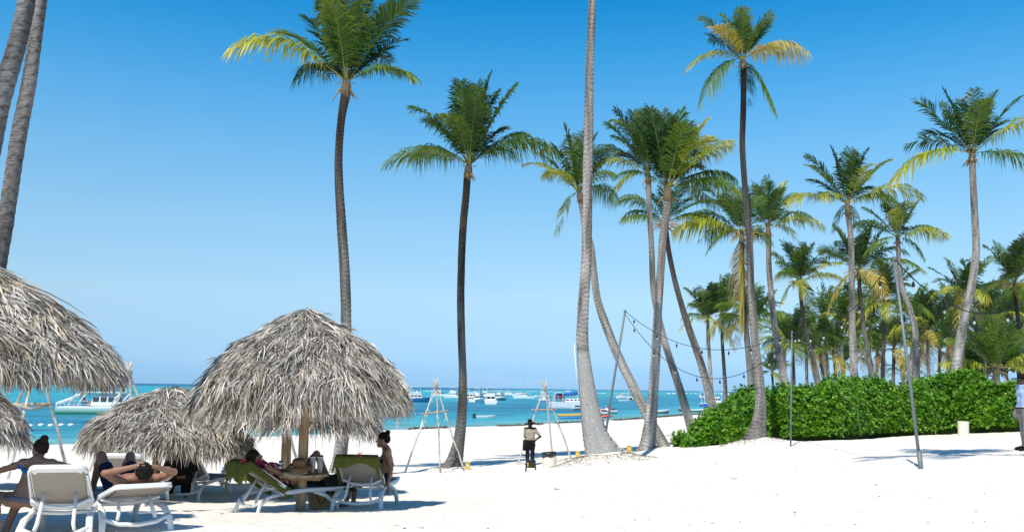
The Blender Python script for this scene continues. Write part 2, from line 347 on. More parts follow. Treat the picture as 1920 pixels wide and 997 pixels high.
# ------------------------------------------------------------------ palms
def frond_geo(P0, tip, arch, nl, rng, pal, twist=0., droop=.6, lw=.045, ll=.26, split=.0, bare=.14, bend=.5, tipd=.1):
    P0 = np.array(P0, float); P2 = np.array(tip, float); ch = P2-P0; L = np.linalg.norm(ch)
    az = np.array([ch[0], ch[1], 0]); na = np.linalg.norm(az); az = az/na if na > .12*L else np.array([math.cos(twist*9), math.sin(twist*9), 0])
    P1 = P0+ch*bend+np.array([0, 0, arch*L])
    TD = np.array([az[0]*.35, az[1]*.35, -1])*tipd*L; P2 = P2-TD*.45
    def cur(u): u = u[:, None]; return P0*(1-u)**2+2*P1*u*(1-u)+P2*u*u+TD*u**4
    def tan(u): u = u[:, None]; t = 2*(P1-P0)*(1-u)+2*(P2-P1)*u+TD*4*u**3; return t/np.linalg.norm(t, axis=1, keepdims=True)
    # rachis
    ur = np.linspace(0, 1, 11); pr = cur(ur); tr = tan(ur)
    S0 = np.cross(az, [0, 0, 1]); Sr = np.tile(S0, (11, 1)); Nr = np.cross(Sr, tr)
    rr = (.024*(1-ur)**.8+.006+.035*np.clip(1-ur/.12, 0, 1))*L/3.4
    V = [np.stack([pr+Sr*rr[:, None], pr+Nr*rr[:, None]*.9, pr-Sr*rr[:, None]], 1).reshape(-1, 3)]
    F = []
    for i in range(10):
        a = i*3; F += [(a, a+1, a+4), (a, a+4, a+3), (a+1, a+2, a+5), (a+1, a+5, a+4), (a+2, a, a+3), (a+2, a+3, a+5)]
    F = [np.array(F)]
    base, tipc, rac = [np.array(q) for q in pal]
    cc = [np.tile(rac, (33, 1))]
    n = 33
    for sgn in (-1, 1):
        u = bare+(1-bare)*np.linspace(0, 1, nl)**.97; u = np.clip(u+rng.uniform(-.004, .004, nl), 0, 1)
        if split > 0:
            keep = fbm(u*9+rng.rand()*50, u*0, 2) > split; u = u[keep]
        k = len(u)
        if k == 0: continue
        p = cur(u); t = tan(u); S = np.tile(S0, (k, 1)); Nn = np.cross(S, t); tw = twist*(u[:, None]*.9+.3)
        S, Nn = S*np.cos(tw)+Nn*np.sin(tw), Nn*np.cos(tw)-S*np.sin(tw)
        v = (u-bare)/(1-bare)
        l = L*ll*(np.sin(PI*np.clip(v*.80+.13, 0, 1))**.7)*rng.uniform(.82, 1.1, k)
        a = np.radians(70-36*v+rng.uniform(-4, 4, k))[:, None]; b = np.radians(rng.uniform(8, 24, k))[:, None]
        d = t*np.cos(a)+(sgn*S*np.cos(b)+Nn*np.sin(b))*np.sin(a)
        dr = droop*rng.uniform(.6, 1.4, k)[:, None]; l = l[:, None]; Z = np.array([0, 0, 1.])
        w = lw*(.75+.5*np.sin(PI*v))[:, None]*L/3.4
        side = t*.85+Nn*rng.uniform(-.6, .6, k)[:, None]; side /= np.linalg.norm(side, axis=1, keepdims=True)
        m_ = p+d*l*.52-Z*dr*l*.13; e = p+d*l*(1-.14*dr)-Z*dr*l*.55
        V.append(np.stack([p-side*w*.35, p+side*w*.35, m_+side*w*.5, m_-side*w*.5, e], 1).reshape(-1, 3))
        ix = n+np.arange(k)[:, None]*5
        F.append(np.concatenate([ix+[0, 1, 2], ix+[0, 2, 3], ix+[3, 2, 4]], 0)); n += k*5
        mixf = np.clip(v**2.2*.65+rng.uniform(-.12, .15, k), 0, 1)[:, None]
        c = (base*(1-mixf)+tipc*mixf)*rng.uniform(.55, 1.45, (k, 1))
        c5 = np.repeat(c, 5, 0).reshape(k, 5, 3); c5[:, 4] = c5[:, 4]*.6+tipc*.6; cc.append(c5.reshape(-1, 3))
    return np.concatenate(V), np.concatenate(F), np.clip(np.concatenate(cc), 0, 1)
G1 = ((.024, .074, .006), (.085, .15, .010), (.24, .28, .06)); G2 = ((.055, .125, .007), (.19, .26, .02), (.34, .32, .08))
G3 = ((.016, .055, .008), (.05, .09, .012), (.14, .14, .04)); YG = ((.19, .26, .018), (.50, .44, .06), (.40, .34, .10))
YE = ((.36, .31, .045), (.54, .42, .10), (.5, .40, .14)); BR = ((.22, .16, .07), (.32, .25, .13), (.25, .16, .08)); PAL = dict(g=G1, m=G2, d=G3, y=YG, o=YE, b=BR)
def trunk_geo(pts, rad, step, rng, cols, lob=0., mound=0, scar=0):
    k = 60; P = spline(pts, k); r = np.interp(np.linspace(0, len(rad)-1, k), np.arange(len(rad)), rad)
    s = np.concatenate([[0], np.cumsum(np.linalg.norm(np.diff(P, axis=0), axis=1))]); Lt = s[-1]
    n = max(int(Lt/step), 24); q = np.linspace(0, Lt, n); C3 = np.stack([np.interp(q, s, P[:, i]) for i in range(3)], 1); rq = np.interp(q, s, r)
    T = np.gradient(C3, axis=0); T /= np.linalg.norm(T, axis=1, keepdims=True)
    X_ = np.cross(T, [0, 1, 0]); X_ /= np.linalg.norm(X_, axis=1, keepdims=True); Y_ = np.cross(T, X_)
    m_ = 16 if step < .1 else 9
    if lob > 0: m_ = 40
    a = np.linspace(0, 2*PI, m_, endpoint=False); A_, Q = np.meshgrid(a, q)
    rs_ = rng.uniform(.12, .16)
    ring = (Q/rs_+fbm(np.cos(A_)*1.5+q[0], Q*1.4+rng.rand()*40, 2)*3.2) % 1
    rr = rq[:, None]*(1+.085*(ring-.5)+(fbm(np.cos(A_)*1.2+9, np.sin(A_)*1.2+Q*.8, 3)-.45)*.22)
    if lob > 0:
        base = np.clip(1-(Lt-Q)/2.0, 0, 1) if mound == 0 else np.clip(1-(Lt-Q)/mound, 0, 1)
        rr = rr*(1+lob*base**1.5*(np.sin(A_*3+.6)*.22+np.sin(A_*5+2)*.12+(fbm(np.cos(A_)*3+4, np.sin(A_)*3, 3)-.45)*1.0))
    V = C3[:, None, :]+X_[:, None, :]*(rr*np.cos(A_))[..., None]+Y_[:, None, :]*(rr*np.sin(A_))[..., None]
    idx = np.arange(n*m_).reshape(n, m_); nx = np.roll(idx, -1, 1)
    F = np.stack([idx[:-1].ravel(), nx[:-1].ravel(), nx[1:].ravel(), idx[1:].ravel()], 1)
    ct = np.array(cols[0]); cb = np.array(cols[1]); f = np.clip((Q/Lt-.12)*1.7, 0, 1)[..., None]
    c = ct*(1-f)+cb*f
    pat = fbm(np.cos(A_)*1.6+3, Q*.9+rng.rand()*30, 4)[..., None]
    c = c*(.42+1.1*np.clip((pat-.22)*1.9, 0, 1))*(.45+.62*np.clip(ring*3.2, 0, 1))[..., None]
    if scar:
        fc = -(V[..., 1]-C3[:, None, 1])/np.maximum(rr, .01); lx_ = (V[..., 0]-C3[:, None, 0])/np.maximum(rr, .01)
        e = np.clip((fc-.15-.45*np.clip(lx_-.25, 0, 1)+(fbm(Q*2.1+3, A_*2, 3)-.45)*.5)*6, 0, 1)*np.clip((Q-(Lt-scar))*3, 0, 1)*np.clip((Lt-.3-Q)*3, 0, 1); e = e[..., None]
        V = V*(1-e)+(C3[:, None, :]+(V-C3[:, None, :])*(rq[:, None]/np.maximum(rr, .01)*.97)[..., None])*e
        pale = np.array([.44, .43, .41])*(.78+.45*fbm(A_*5, Q*2.5, 4))[..., None]; edge = np.clip(1-np.abs(e-.5)*2.4, 0, 1)*.45
        c = (c*(1-e)+pale*e)*(1-edge)
    return V.reshape(-1, 3), F, c.reshape(-1, 3)
DARKT = ((.055, .046, .04), (.27, .258, .24)); DARKN = ((.05, .042, .036), (.165, .155, .145)); GREYT = ((.24, .225, .205), (.40, .385, .36)); LTT = ((.22, .20, .18), (.42, .40, .37))
def random_crown(rng, n, style='n'):
    out = []
    for i in range(n):
        az = i*2.39996+rng.uniform(-.3, .3); q = (i+.5)/n
        if q < .34: e = rng.uniform(55, 86); ar = rng.uniform(.0, .10); c = rng.choice(['g', 'd', 'd', 'm'])
        elif q < .62: e = rng.uniform(28, 56); ar = rng.uniform(.08, .18); c = rng.choice(['g', 'g', 'm', 'd'])
        elif q < .86: e = rng.uniform(-8, 25); ar = rng.uniform(.18, .30); c = rng.choice(['m', 'm', 'y', 'g'])
        else: e = rng.uniform(-55, -15); ar = rng.uniform(.30, .42); c = rng.choice(['y', 'm', 'm', 'y', 'o'])
        if style == 'dry' and q > .88: e = rng.uniform(-75, -45); c = 'b' if rng.rand() < .6 else 'o'; ar = .3
        r = rng.uniform(.82, 1.12)*(1 if e > 0 else .85); er = math.radians(e)
        out.append((math.cos(az)*math.cos(er)*r+.07, math.sin(az)*math.cos(er)*r, math.sin(er)*r, ar, c))
    return out
def palm(label, Y, trunk, crown=None, Rpx=0, seed=0, n=18, cols=GREYT, style='n', spec=None, nl=None, lob=0., dY=0., group=None, flowers=True, mound=0, name='coconut_palm', scar=0, scale_ll=1.0, cutcrown=False):
    """trunk: [(px,py,width_px)...] top to base"""
    rng = np.random.RandomState(seed+100); m_ = len(trunk)
    bx_, by_ = trunk[-1][0], trunk[-1][1]
    pts = []
    for i, (px, py, wd) in enumerate(trunk):
        pts.append(at(px, py, Y+dY*(1-i/(m_-1))))
    b = pts[-1]; g = gz(b.x, b.y)
    root = Vector((b.x, b.y, min(g, b.z)))
    d = (pts[-1]-pts[-2]).normalized(); below = max(0, b.z-g)+.25
    pts.append(b+Vector((d.x*.3, 0, -1))*below); rad = [t[2]/ppm(Y)*.425 for t in trunk]+[trunk[-1][2]/ppm(Y)*.5]
    t = thing(name, label, 'palm tree', root, 0, group)
    step = .03 if Y < 45 else (.08 if Y < 60 else .2)
    V, F, c = trunk_geo([p-root for p in pts], rad, step, rng, cols, lob, mound, scar)
    part('trunk', V, F, M_trunk, t, smooth=True, col=c)
    if crown is None: return t
    C0 = at(crown[0], crown[1], Y+dY)-root; R = Rpx/ppm(Y); s = 1/ppm(Y)
    nl = nl or (86 if Y < 45 else 62 if Y < 65 else 42)
    lw = .046 if Y < 45 else (.056 if Y < 65 else .075)
    # leaf sheath heart
    hb = MB(); top = Vector(pts[0]-root); r0 = rad[0]
    ax = (Vector(C0)-top); hl = max(ax.length, r0*1.5)
    hb.col = (.17, .13, .08)
    hb.tube([top-Vector((0, 0, r0*.8)), top+ax*.3, top+ax*.7, Vector(C0)+Vector((0, 0, r0*1.6))], [r0*.98, r0*1.22, r0*1.05, r0*.4], 9)
    for i in range(8 if Y < 65 else 4):
        a = rng.rand()*6.28; hb.col = [(.30, .22, .12), (.16, .11, .07), (.42, .35, .25)][i % 3]
        o_ = Vector((math.cos(a), math.sin(a), 0)); hb.tube([top+ax*.2+o_*r0, top+ax*.3+o_*r0*1.5, top+ax*(.5-.4*rng.rand())+o_*r0*(2.2+rng.rand()*1.5)-Vector((0, 0, r0*rng.rand()*3))], [r0*.36, r0*.26, r0*.05], 5)
    hb.build('leaf_sheath', M_fibre, t, smooth=True)
    if flowers and Y < 65:
        fb = MB()
        for q in range(2):
            a0 = rng.uniform(-.6, .6)+PI*q; base_ = Vector(C0)-Vector((0, 0, .1)); dd = Vector((math.cos(a0), math.sin(a0)*.6, .1))
            fb.col = (.50, .30, .09) if rng.rand() < .5 else (.50, .36, .20)
            for i in range(16):
                e_ = dd+Vector((rng.uniform(-.6, .6), rng.uniform(-.6, .6), rng.uniform(-.9, .7)))
                L_ = R*rng.uniform(.12, .26); fb.tube([base_+dd*r0, base_+dd*r0*2+e_*L_*.6, base_+dd*r0*2+e_*L_-Vector((0, 0, L_*.25))], [.022, .018, .009], 4)
        fb.build('flower_stalk', M_fibre, t)
    R *= 1.2 if Y < 68 else 1.28
    s *= 1.05
    fr = [(x*R, y*R, z*R, ar, c) for (x, y, z, ar, c) in random_crown(rng, n, style)] if spec is None else [(q[0]*s, q[2]*s, -q[1]*s, q[3], q[4])+tuple(q[5:]) for q in spec]
    for q in fr:
        x, y, z, ar, c = q[:5]; tw = q[5] if len(q) > 5 else rng.uniform(-.5, .5)
        ch = math.sqrt(x*x+y*y+z*z); dirn = Vector((x, y, 0)); dirn = dirn.normalized()*r0*.5 if dirn.length > 1e-5 else dirn
        V, F, cl = frond_geo(Vector(C0)+dirn, Vector(C0)+Vector((x, y, z)), ar, nl, rng, PAL[c], twist=tw, droop=rng.uniform(.35, 1.0) if z > .4*ch else rng.uniform(.8, 1.5), lw=lw*(3.4/3.4), ll=rng.uniform(.33, .40)*scale_ll, split=.22 if rng.rand() < .35 else 0, bare=rng.uniform(.10, .18), tipd=rng.uniform(.02, .10) if z > .6*ch else rng.uniform(.08, .28))
        part('frond', V, F, M_frond, t, col=cl)
    return t
# fronds given by tip offsets in photo pixels at the palm's own distance: (dx, dy, depth, arch, colour)
palm('coconut palm with dark upper trunk rising behind the large thatched umbrella', 30, [(648, 178, 21), (640, 225, 17), (635, 290, 18), (636, 350, 20), (641, 430, 22), (647, 520, 23), (649, 620, 24), (648, 720, 25), (644, 800, 28), (637, 860, 31), (632, 890, 40)], (650, 152), seed=1, cols=DARKT,
     spec=[(-200, -80, -20, .22, 'y', .2), (-138, -112, 40, .14, 'm'), (-85, -150, 60, .08, 'd'), (-30, -175, 80, .05, 'g'), (-62, -200, 0, .05, 'd'), (8, -168, -90, .12, 'm', .1), (-18, -120, -80, .22, 'm', 0), (35, -195, 40, .04, 'd'), (118, -165, -10, .05, 'g', .3), (75, -190, 60, .05, 'd'), (128, -10, -20, .30, 'm'), (110, -38, 60, .25, 'g'), (-70, -60, 110, .2, 'g'), (60, -100, 120, .12, 'd'), (-105, -60, 90, .2, 'd'), (20, -200, 20, .02, 'g'), (90, -110, 60, .08, 'd'), (-45, -140, -40, .1, 'g')])
palm('coconut palm with orange flower stalks standing left of centre, yellow box at its foot', 36, [(876, 335, 16), (873, 375, 16), (868, 430, 17), (865, 500, 17), (864, 570, 17), (866, 650, 17), (868, 720, 18), (866, 780, 21), (860, 830, 26), (852, 865, 38), (846, 882, 52)], (880, 308), seed=2, cols=DARKN, lob=.25,
     spec=[(-145, -8, -20, .20, 'm'), (-105, -115, 10, .16, 'g', .4), (-85, -100, 60, .2, 'd'), (-25, -175, 50, .05, 'd'), (8, -180, 60, .03, 'd'), (45, -160, 40, .05, 'd'), (80, -155, 0, .05, 'g', -.3), (-38, -75, -70, .42, 'm', .05), (14, -118, -80, .16, 'g'), (150, -40, -10, .28, 'g'), (100, -75, 40, .15, 'g'), (60, -100, 90, .1, 'd'), (-60, -120, 80, .08, 'd'), (-15, -150, -30, .05, 'g'), (70, -60, 110, .2, 'g'), (35, -175, 0, .03, 'g'), (-110, -45, 90, .22, 'g')])
palm('tall thick grey palm trunk with crown out of frame and smooth pale scar low down', 27.8, [(1113, -60, 15), (1110, 20, 17), (1106, 120, 19), (1104, 220, 21), (1102, 320, 22), (1101, 420, 22), (1099, 500, 23), (1094, 570, 25), (1092, 640, 27), (1098, 700, 32), (1106, 760, 40), (1116, 815, 54), (1128, 850, 80), (1132, 868, 118)], seed=3, cols=((.30, .27, .245), (.36, .335, .31)), lob=.45, mound=2.2, scar=3.9)
palm('palm with leaning pale trunk whose crown is half hidden by the tall thick trunk', 38, [(1090, 378, 13), (1096, 420, 13), (1108, 460, 14), (1114, 510, 15), (1120, 560, 17), (1140, 620, 19), (1165, 680, 20), (1195, 740, 21), (1220, 790, 22), (1246, 838, 26)], (1085, 360), seed=4, cols=GREYT,
     spec=[(-95, -55, -10, .22, 'y'), (-62, -25, -60, .32, 'y'), (-45, -100, 30, .08, 'g'), (-10, -125, 60, .04, 'd'), (30, -115, 20, .06, 'd'), (10, -100, -60, .1, 'm'), (62, -80, 0, .12, 'g'), (60, -30, -40, .28, 'm'), (-38, 75, -10, .36, 'y', .4), (75, -5, 60, .3, 'm'), (-50, -60, 80, .2, 'd'), (-70, -80, 20, .1, 'g'), (-25, -130, 10, .03, 'g'), (50, -100, 50, .05, 'd')])
palm('palm with straight ringed trunk, orange flower cluster and dense crown, right of the tall trunk', 34.5, [(1252, 378, 16), (1248, 410, 17), (1243, 450, 17), (1238, 520, 18), (1233, 590, 19), (1230, 660, 21), (1226, 720, 22), (1221, 780, 26), (1216, 825, 32), (1213, 850, 46)], (1252, 352), seed=5, cols=LTT, lob=.2,
     spec=[(115, -90, 0, .14, 'y'), (130, -10, 10, .20, 'm'), (60, -80, -70, .22, 'y', 0), (20, -95, -90, .3, 'm'), (-25, -165, 40, .04, 'd'), (30, -160, 30, .05, 'g'), (75, -135, 20, .12, 'y'), (-60, -140, 20, .06, 'd'), (90, -110, 50, .1, 'g'), (-90, -30, 0, .25, 'g'), (50, -145, 70, .04, 'd'), (105, 15, 60, .25, 'g'), (-95, -100, 0, .1, 'd'), (0, -165, 60, .02, 'd'), (10, -120, -30, .1, 'd'), (70, -60, 60, .2, 'd'), (125, -40, 40, .2, 'g')])
palm('palm with thin trunk curving behind the straight ringed trunk, crown merged with its neighbour', 40, [(1216, 345, 12), (1218, 400, 12), (1222, 470, 13), (1225, 540, 14), (1236, 600, 15), (1252, 660, 16), (1272, 720, 17), (1290, 780, 19), (1303, 826, 24)], (1214, 322), seed=6, cols=GREYT,
     spec=[(-65, -85, -50, .34, 'm', .2), (-100, -15, 0, .25, 'y'), (-70, 45, -10, .30, 'y'), (-55, -125, 10, .08, 'd'), (-20, -125, 20, .06, 'd'), (15, -120, 30, .04, 'd'), (-90, -60, 40, .18, 'g'), (60, -95, 40, .1, 'd'), (85, -70, 30, .15, 'g'), (-10, -100, -60, .2, 'm'), (40, -110, 0, .1, 'g'), (70, -20, 70, .2, 'g'), (-40, -60, 90, .2, 'd'), (-75, -100, 10, .1, 'g')])
palm('low crowned palm with dark trunk leaning right towards the man in grey', 52, [(1249, 432, 10), (1254, 470, 11), (1264, 520, 12), (1276, 565, 13), (1290, 610, 15), (1306, 655, 16), (1320, 700, 17), (1332, 745, 19), (1340, 785, 23)], (1250, 418), 95, seed=7, cols=DARKT,
     spec=[(-82, -52, 0, .22, 'm'), (-80, -8, 0, .25, 'm'), (-70, -30, 40, .2, 'g'), (90, -45, 0, .18, 'm'), (75, -15, 20, .3, 'g'), (95, -10, 10, .25, 'y'), (-30, -70, 30, .1, 'd'), (35, -80, 20, .1, 'd'), (0, -85, 30, .05, 'd'), (60, -65, 50, .1, 'g')])
palm('tallest slender palm with small crown and yellow withered fronds, dark trunk', 30, [(1394, 128, 12), (1394, 200, 13), (1392, 270, 13), (1396, 340, 13), (1401, 400, 14), (1406, 470, 15), (1408, 540, 16), (1413, 600, 17), (1418, 660, 18), (1424, 710, 20), (1426, 760, 24), (1422, 800, 34), (1416, 830, 62)], (1392, 112), seed=8, cols=((.022, .02, .02), (.24, .225, .21)), lob=.4,
     spec=[(112, -25, -10, .20, 'o', .5), (60, -12, -40, .30, 'o', .2), (-100, 10, -10, .30, 'y'), (-62, -50, -40, .25, 'o', .1), (-80, 85, -20, .40, 'm', .4), (55, 92, 0, .25, 'm'), (25, 60, 50, .3, 'g'), (-72, -92, 20, .10, 'm'), (-30, -100, 20, .05, 'm'), (0, -110, 20, .02, 'g'), (55, -95, 0, .08, 'm', .5), (62, -98, 40, .03, 'g'), (-10, -80, -50, .15, 'm'), (20, -70, 60, .1, 'd'), (-55, -70, 60, .1, 'd'), (10, -90, 40, .05, 'd')])
palm('palm with dry hanging frond down its trunk, just left of the tallest palm', 44, [(1391, 455, 11), (1391, 500, 11), (1394, 560, 12), (1399, 620, 13), (1405, 680, 14), (1410, 740, 15), (1414, 790, 18)], (1391, 436), 95, seed=9, cols=DARKT,
     spec=[(-118, -12, 0, .22, 'y'), (-65, 30, -20, .35, 'm'), (-80, -50, 20, .12, 'g'), (-50, -85, 20, .05, 'g'), (-15, -95, 30, .03, 'd'), (15, -90, 20, .03, 'd'), (40, -75, 30, .1, 'g'), (-40, -60, -40, .15, 'm'), (0, 120, -8, .12, 'b', .2), (4, 160, 0, .10, 'o', .3), (60, 10, 30, .3, 'm'), (-90, -30, 40, .15, 'g'), (70, -40, 10, .2, 'g'), (-60, 0, 60, .3, 'g')])
palm('palm with tidy rounded crown between the tallest palm and the steel pole', 48, [(1441, 445, 11), (1442, 500, 12), (1446, 550, 13), (1452, 610, 14), (1462, 670, 16), (1474, 725, 18), (1482, 760, 20)], (1440, 425), seed=10, cols=LTT,
     spec=[(92, -12, -10, .22, 'y'), (60, 15, 20, .3, 'y'), (55, -70, 20, .12, 'm'), (35, -85, 10, .08, 'y'), (10, -90, 20, .03, 'd'), (-20, -88, 20, .04, 'd'), (-30, -70, -30, .1, 'm'), (-60, 20, 0, .3, 'm'), (-55, -40, 40, .2, 'g'), (10, -60, -50, .25, 'g'), (50, -40, 50, .15, 'd'), (80, -35, 30, .15, 'g'), (-45, -75, 10, .05, 'g'), (0, -95, 0, .02, 'g'), (-30, 30, 40, .3, 'g')])
palm('palm with straight pale trunk and spreading crown, its base behind the hedge', 47, [(1590, 405, 11), (1596, 450, 12), (1597, 520, 13), (1598, 600, 14), (1600, 670, 16), (1602, 740, 17), (1602, 770, 18)], (1589, 382), seed=11, cols=GREYT,
     spec=[(-112, -5, -20, .20, 'y'), (-60, -5, -50, .26, 'y'), (-70, -75, 0, .10, 'm'), (-62, -100, 20, .04, 'g'), (-18, -115, 20, .02, 'd'), (15, -110, 20, .03, 'd'), (38, -105, 0, .04, 'd'), (75, -85, 0, .08, 'm'), (125, -30, -10, .18, 'y'), (95, -20, 20, .2, 'm'), (25, -60, -60, .25, 'y'), (-20, 45, 20, .3, 'm'), (25, 45, 20, .3, 'm'), (-50, -60, 50, .1, 'd'), (60, -50, 60, .12, 'd'), (10, -90, -20, .04, 'g'), (-35, -30, 70, .2, 'g')])
palm('palm with curving trunk just right of the straight pale trunk, open crown', 52, [(1684, 458, 9), (1686, 500, 10), (1692, 540, 11), (1706, 580, 12), (1716, 620, 14), (1718, 670, 15), (1716, 730, 17), (1716, 770, 18)], (1683, 445), seed=12, cols=GREYT,
     spec=[(-62, 25, -10, .25, 'm'), (-75, -30, 0, .2, 'g'), (-50, -60, 20, .08, 'g'), (-10, -85, 20, .02, 'd'), (20, -70, 20, .04, 'd'), (45, -75, 0, .05, 'g'), (85, -8, -10, .22, 'y'), (70, -30, 20, .15, 'm'), (48, 28, 10, .3, 'g'), (-20, -45, -40, .25, 'y'), (10, -60, -30, .1, 'm'), (-40, -30, 50, .15, 'd'), (30, -30, 50, .15, 'd'), (-25, -80, 10, .03, 'g')])
palm('tall palm at right with pale curving trunk and long drooping side fronds', 46, [(1823, 305, 14), (1825, 350, 14), (1828, 410, 15), (1830, 470, 16), (1823, 530, 18), (1810, 590, 19), (1799, 650, 20), (1790, 710, 21), (1786, 760, 24)], (1823, 288), seed=13, cols=GREYT,
     spec=[(-155, 48, -20, .30, 'y', .1), (125, 28, -10, .22, 'm'), (125, -70, -20, .14, 'y', .2), (90, -110, 0, .05, 'g'), (-95, -105, 0, .06, 'g'), (-35, -130, 20, .03, 'd'), (-50, -100, 0, .05, 'm'), (20, -130, 20, .02, 'd'), (45, -115, 0, .08, 'g'), (-10, -85, -70, .25, 'm', 0), (25, -75, -30, .1, 'd'), (60, -60, 60, .1, 'd'), (-60, -60, 60, .15, 'd'), (-90, -40, 60, .2, 'g'), (5, -120, 40, .02, 'd'), (75, -75, 30, .08, 'd')])
palm('palm with dark trunk between the straight pale trunk and the curved one', 60, [(1611, 520, 8), (1613, 560, 9), (1619, 610, 10), (1628, 660, 11), (1638, 715, 12), (1642, 760, 13)], (1609, 508), 80, seed=14, cols=DARKT)
palm('palm with yellowish lower fronds left of the straight pale trunk', 62, [(1500, 535, 7), (1503, 570, 8), (1511, 620, 9), (1524, 670, 10), (1536, 720, 11), (1542, 760, 12)], (1499, 527), 66, seed=15, cols=DARKT)
palm('small palm with pale thin trunk right of the leaning dark trunk', 75, [(1327, 604, 7), (1328, 640, 8), (1331, 680, 8), (1334, 730, 9), (1336, 775, 11)], (1327, 598), 58, seed=16, cols=GREYT, style='n')
palm('small palm with one yellow frond and dark wavy trunk, above the hedge end', 78, [(1356, 598, 6), (1354, 630, 7), (1357, 680, 8), (1360, 730, 9), (1361, 775, 11)], (1356, 592), 58, seed=17, cols=DARKT, style='dry')
palm('tiny distant palm with yellow drooping fronds seen over the hedge, right of the tallest trunk', 120, [(1448, 703, 5), (1449, 720, 5), (1449, 745, 6)], (1448, 697), 34, seed=18, cols=DARKT)
palm('palm behind the short steel pole, low dark crown', 70, [(1486, 655, 6), (1488, 690, 7), (1489, 730, 8), (1490, 765, 9)], (1485, 645), 60, seed=19, cols=DARKT)
palm('palm with upright trunk just left of the leaning steel pole', 66, [(1657, 575, 7), (1657, 620, 8), (1656, 670, 9), (1655, 730, 10), (1655, 765, 11)], (1656, 566), 72, seed=20, cols=DARKT)
palm('palm with slim pale trunk and golden fronds right of the curved trunk', 70, [(1740, 628, 6), (1740, 660, 7), (1741, 700, 7), (1741, 760, 9)], (1739, 620), 58, seed=21, cols=LTT, style='dry')
palm('palm crown half hidden behind the curving right-hand trunk', 66, [(1808, 560, 9), (1806, 600, 10), (1803, 680, 11), (1800, 750, 12)], (1808, 550), 62, seed=22, cols=DARKT, style='dry')
palm('palm at the right edge with thin dark trunk bending right', 52, [(1902, 545, 8), (1908, 590, 9), (1916, 650, 10), (1922, 740, 12)], (1902, 530), 78, seed=23, cols=DARKT)
palm('short bushy palm fanning out just above the hedge at right', 48, [(1868, 700, 14), (1868, 730, 16), (1868, 760, 16)], (1868, 690), seed=24, cols=GREYT, flowers=False,
     spec=[(-95, -10, 0, .15, 'y'), (-85, -55, -10, .08, 'm'), (-60, -80, 10, .05, 'g'), (-30, -90, 20, .03, 'g'), (0, -95, 10, .02, 'g'), (-8, -85, -30, .05, 'm'), (35, -85, 20, .04, 'd'), (65, -65, 10, .06, 'g'), (80, -30, -10, .12, 'y'), (60, -5, 0, .2, 'y'), (85, 15, -20, .2, 'y'), (-60, 10, 0, .25, 'y'), (20, -70, -40, .08, 'm'), (-45, -60, -30, .08, 'm'), (50, -50, 40, .1, 'd')])
palm('slim palm behind the tallest trunk whose crown peeps out on both sides', 64, [(1411, 610, 7), (1414, 660, 8), (1416, 720, 9), (1417, 770, 10)], (1409, 600), 62, seed=25, cols=DARKT)
# grove behind the hedge
GROVE = [
    ('dark bushy palm directly left of the pale straight trunk, at mid height', 1578, 600, 1580, 58, 80, 'n'), ('grove palm with leaning trunk low down left of the pale straight trunk', 1563, 655, 1578, 56, 74, 'dry'),
    ('grove palm with pale bare trunk near the left end of the grove', 1512, 650, 1514, 46, 88, 'n'), ('grove palm with trunk leaning right at the left end of the grove', 1520, 660, 1548, 46, 84, 'dry'),
    ('grove palm with pale trunk and yellow fronds under the leaning dark trunk', 1536, 645, 1556, 50, 76, 'dry'), ('grove palm with leaning trunk whose fronds brush the pale straight trunk', 1600, 640, 1616, 60, 90, 'dry'),
    ('grove palm filling the gap between the two mid-height trunks', 1630, 615, 1632, 60, 92, 'n'), ('grove palm with brown dead skirt left of the leaning steel pole', 1676, 650, 1674, 52, 78, 'dry'),
    ('small distant palm seen low between the steel pole and the hedge', 1694, 700, 1696, 28, 125, 'n'), ('dark grove palm behind the curved trunk', 1712, 600, 1704, 58, 95, 'n'),
    ('grove palm with short dark trunk right of the slim pale one', 1762, 655, 1760, 50, 86, 'dry'), ('grove palm with yellowed fronds left of the curving right-hand trunk', 1778, 640, 1780, 54, 74, 'dry'),
    ('dark grove palm left of the curving right-hand trunk at mid height', 1790, 590, 1788, 58, 98, 'n'), ('grove palm with pale green fronds behind the short bushy palm', 1850, 600, 1845, 66, 72, 'n'),
    ('grove palm whose tilted fronds hang over the short bushy palm', 1885, 610, 1888, 62, 82, 'dry'), ('dark grove palm right of the curving trunk and above the short bushy palm', 1838, 640, 1836, 60, 96, 'n'),
    ('grove palm at the far right edge under the dark thin trunk', 1915, 600, 1918, 60, 88, 'n'), ('slender palm standing alone left of the grove near the steel pole', 1470, 640, 1476, 40, 96, 'n'),
    ('grove palm with dark trunk and sparse crown just right of the leaning dark trunk', 1545, 600, 1556, 52, 90, 'n'), ('grove palm with yellow tinged crown between the steel pole and the slim pale trunk', 1722, 650, 1722, 46, 80, 'dry'),
    ('grove palm with dense low crown under the two mid-height trunks', 1645, 660, 1640, 48, 84, 'dry'), ('grove palm with low crown beneath the dark bushy palm', 1582, 680, 1580, 40, 98, 'n')]
for i, (lb, px, py, bx_, r_, Y_, sty) in enumerate(GROVE):
    palm(lb, Y_, [(px, py+10, 7), (px*.6+bx_*.4, py+60, 7), (bx_, 765, 9)], (px, py), r_, seed=40+i, cols=[GREYT, DARKT, LTT][i % 3], style=sty, n=17, nl=34, flowers=False, group='palms of the grove behind the hedge')
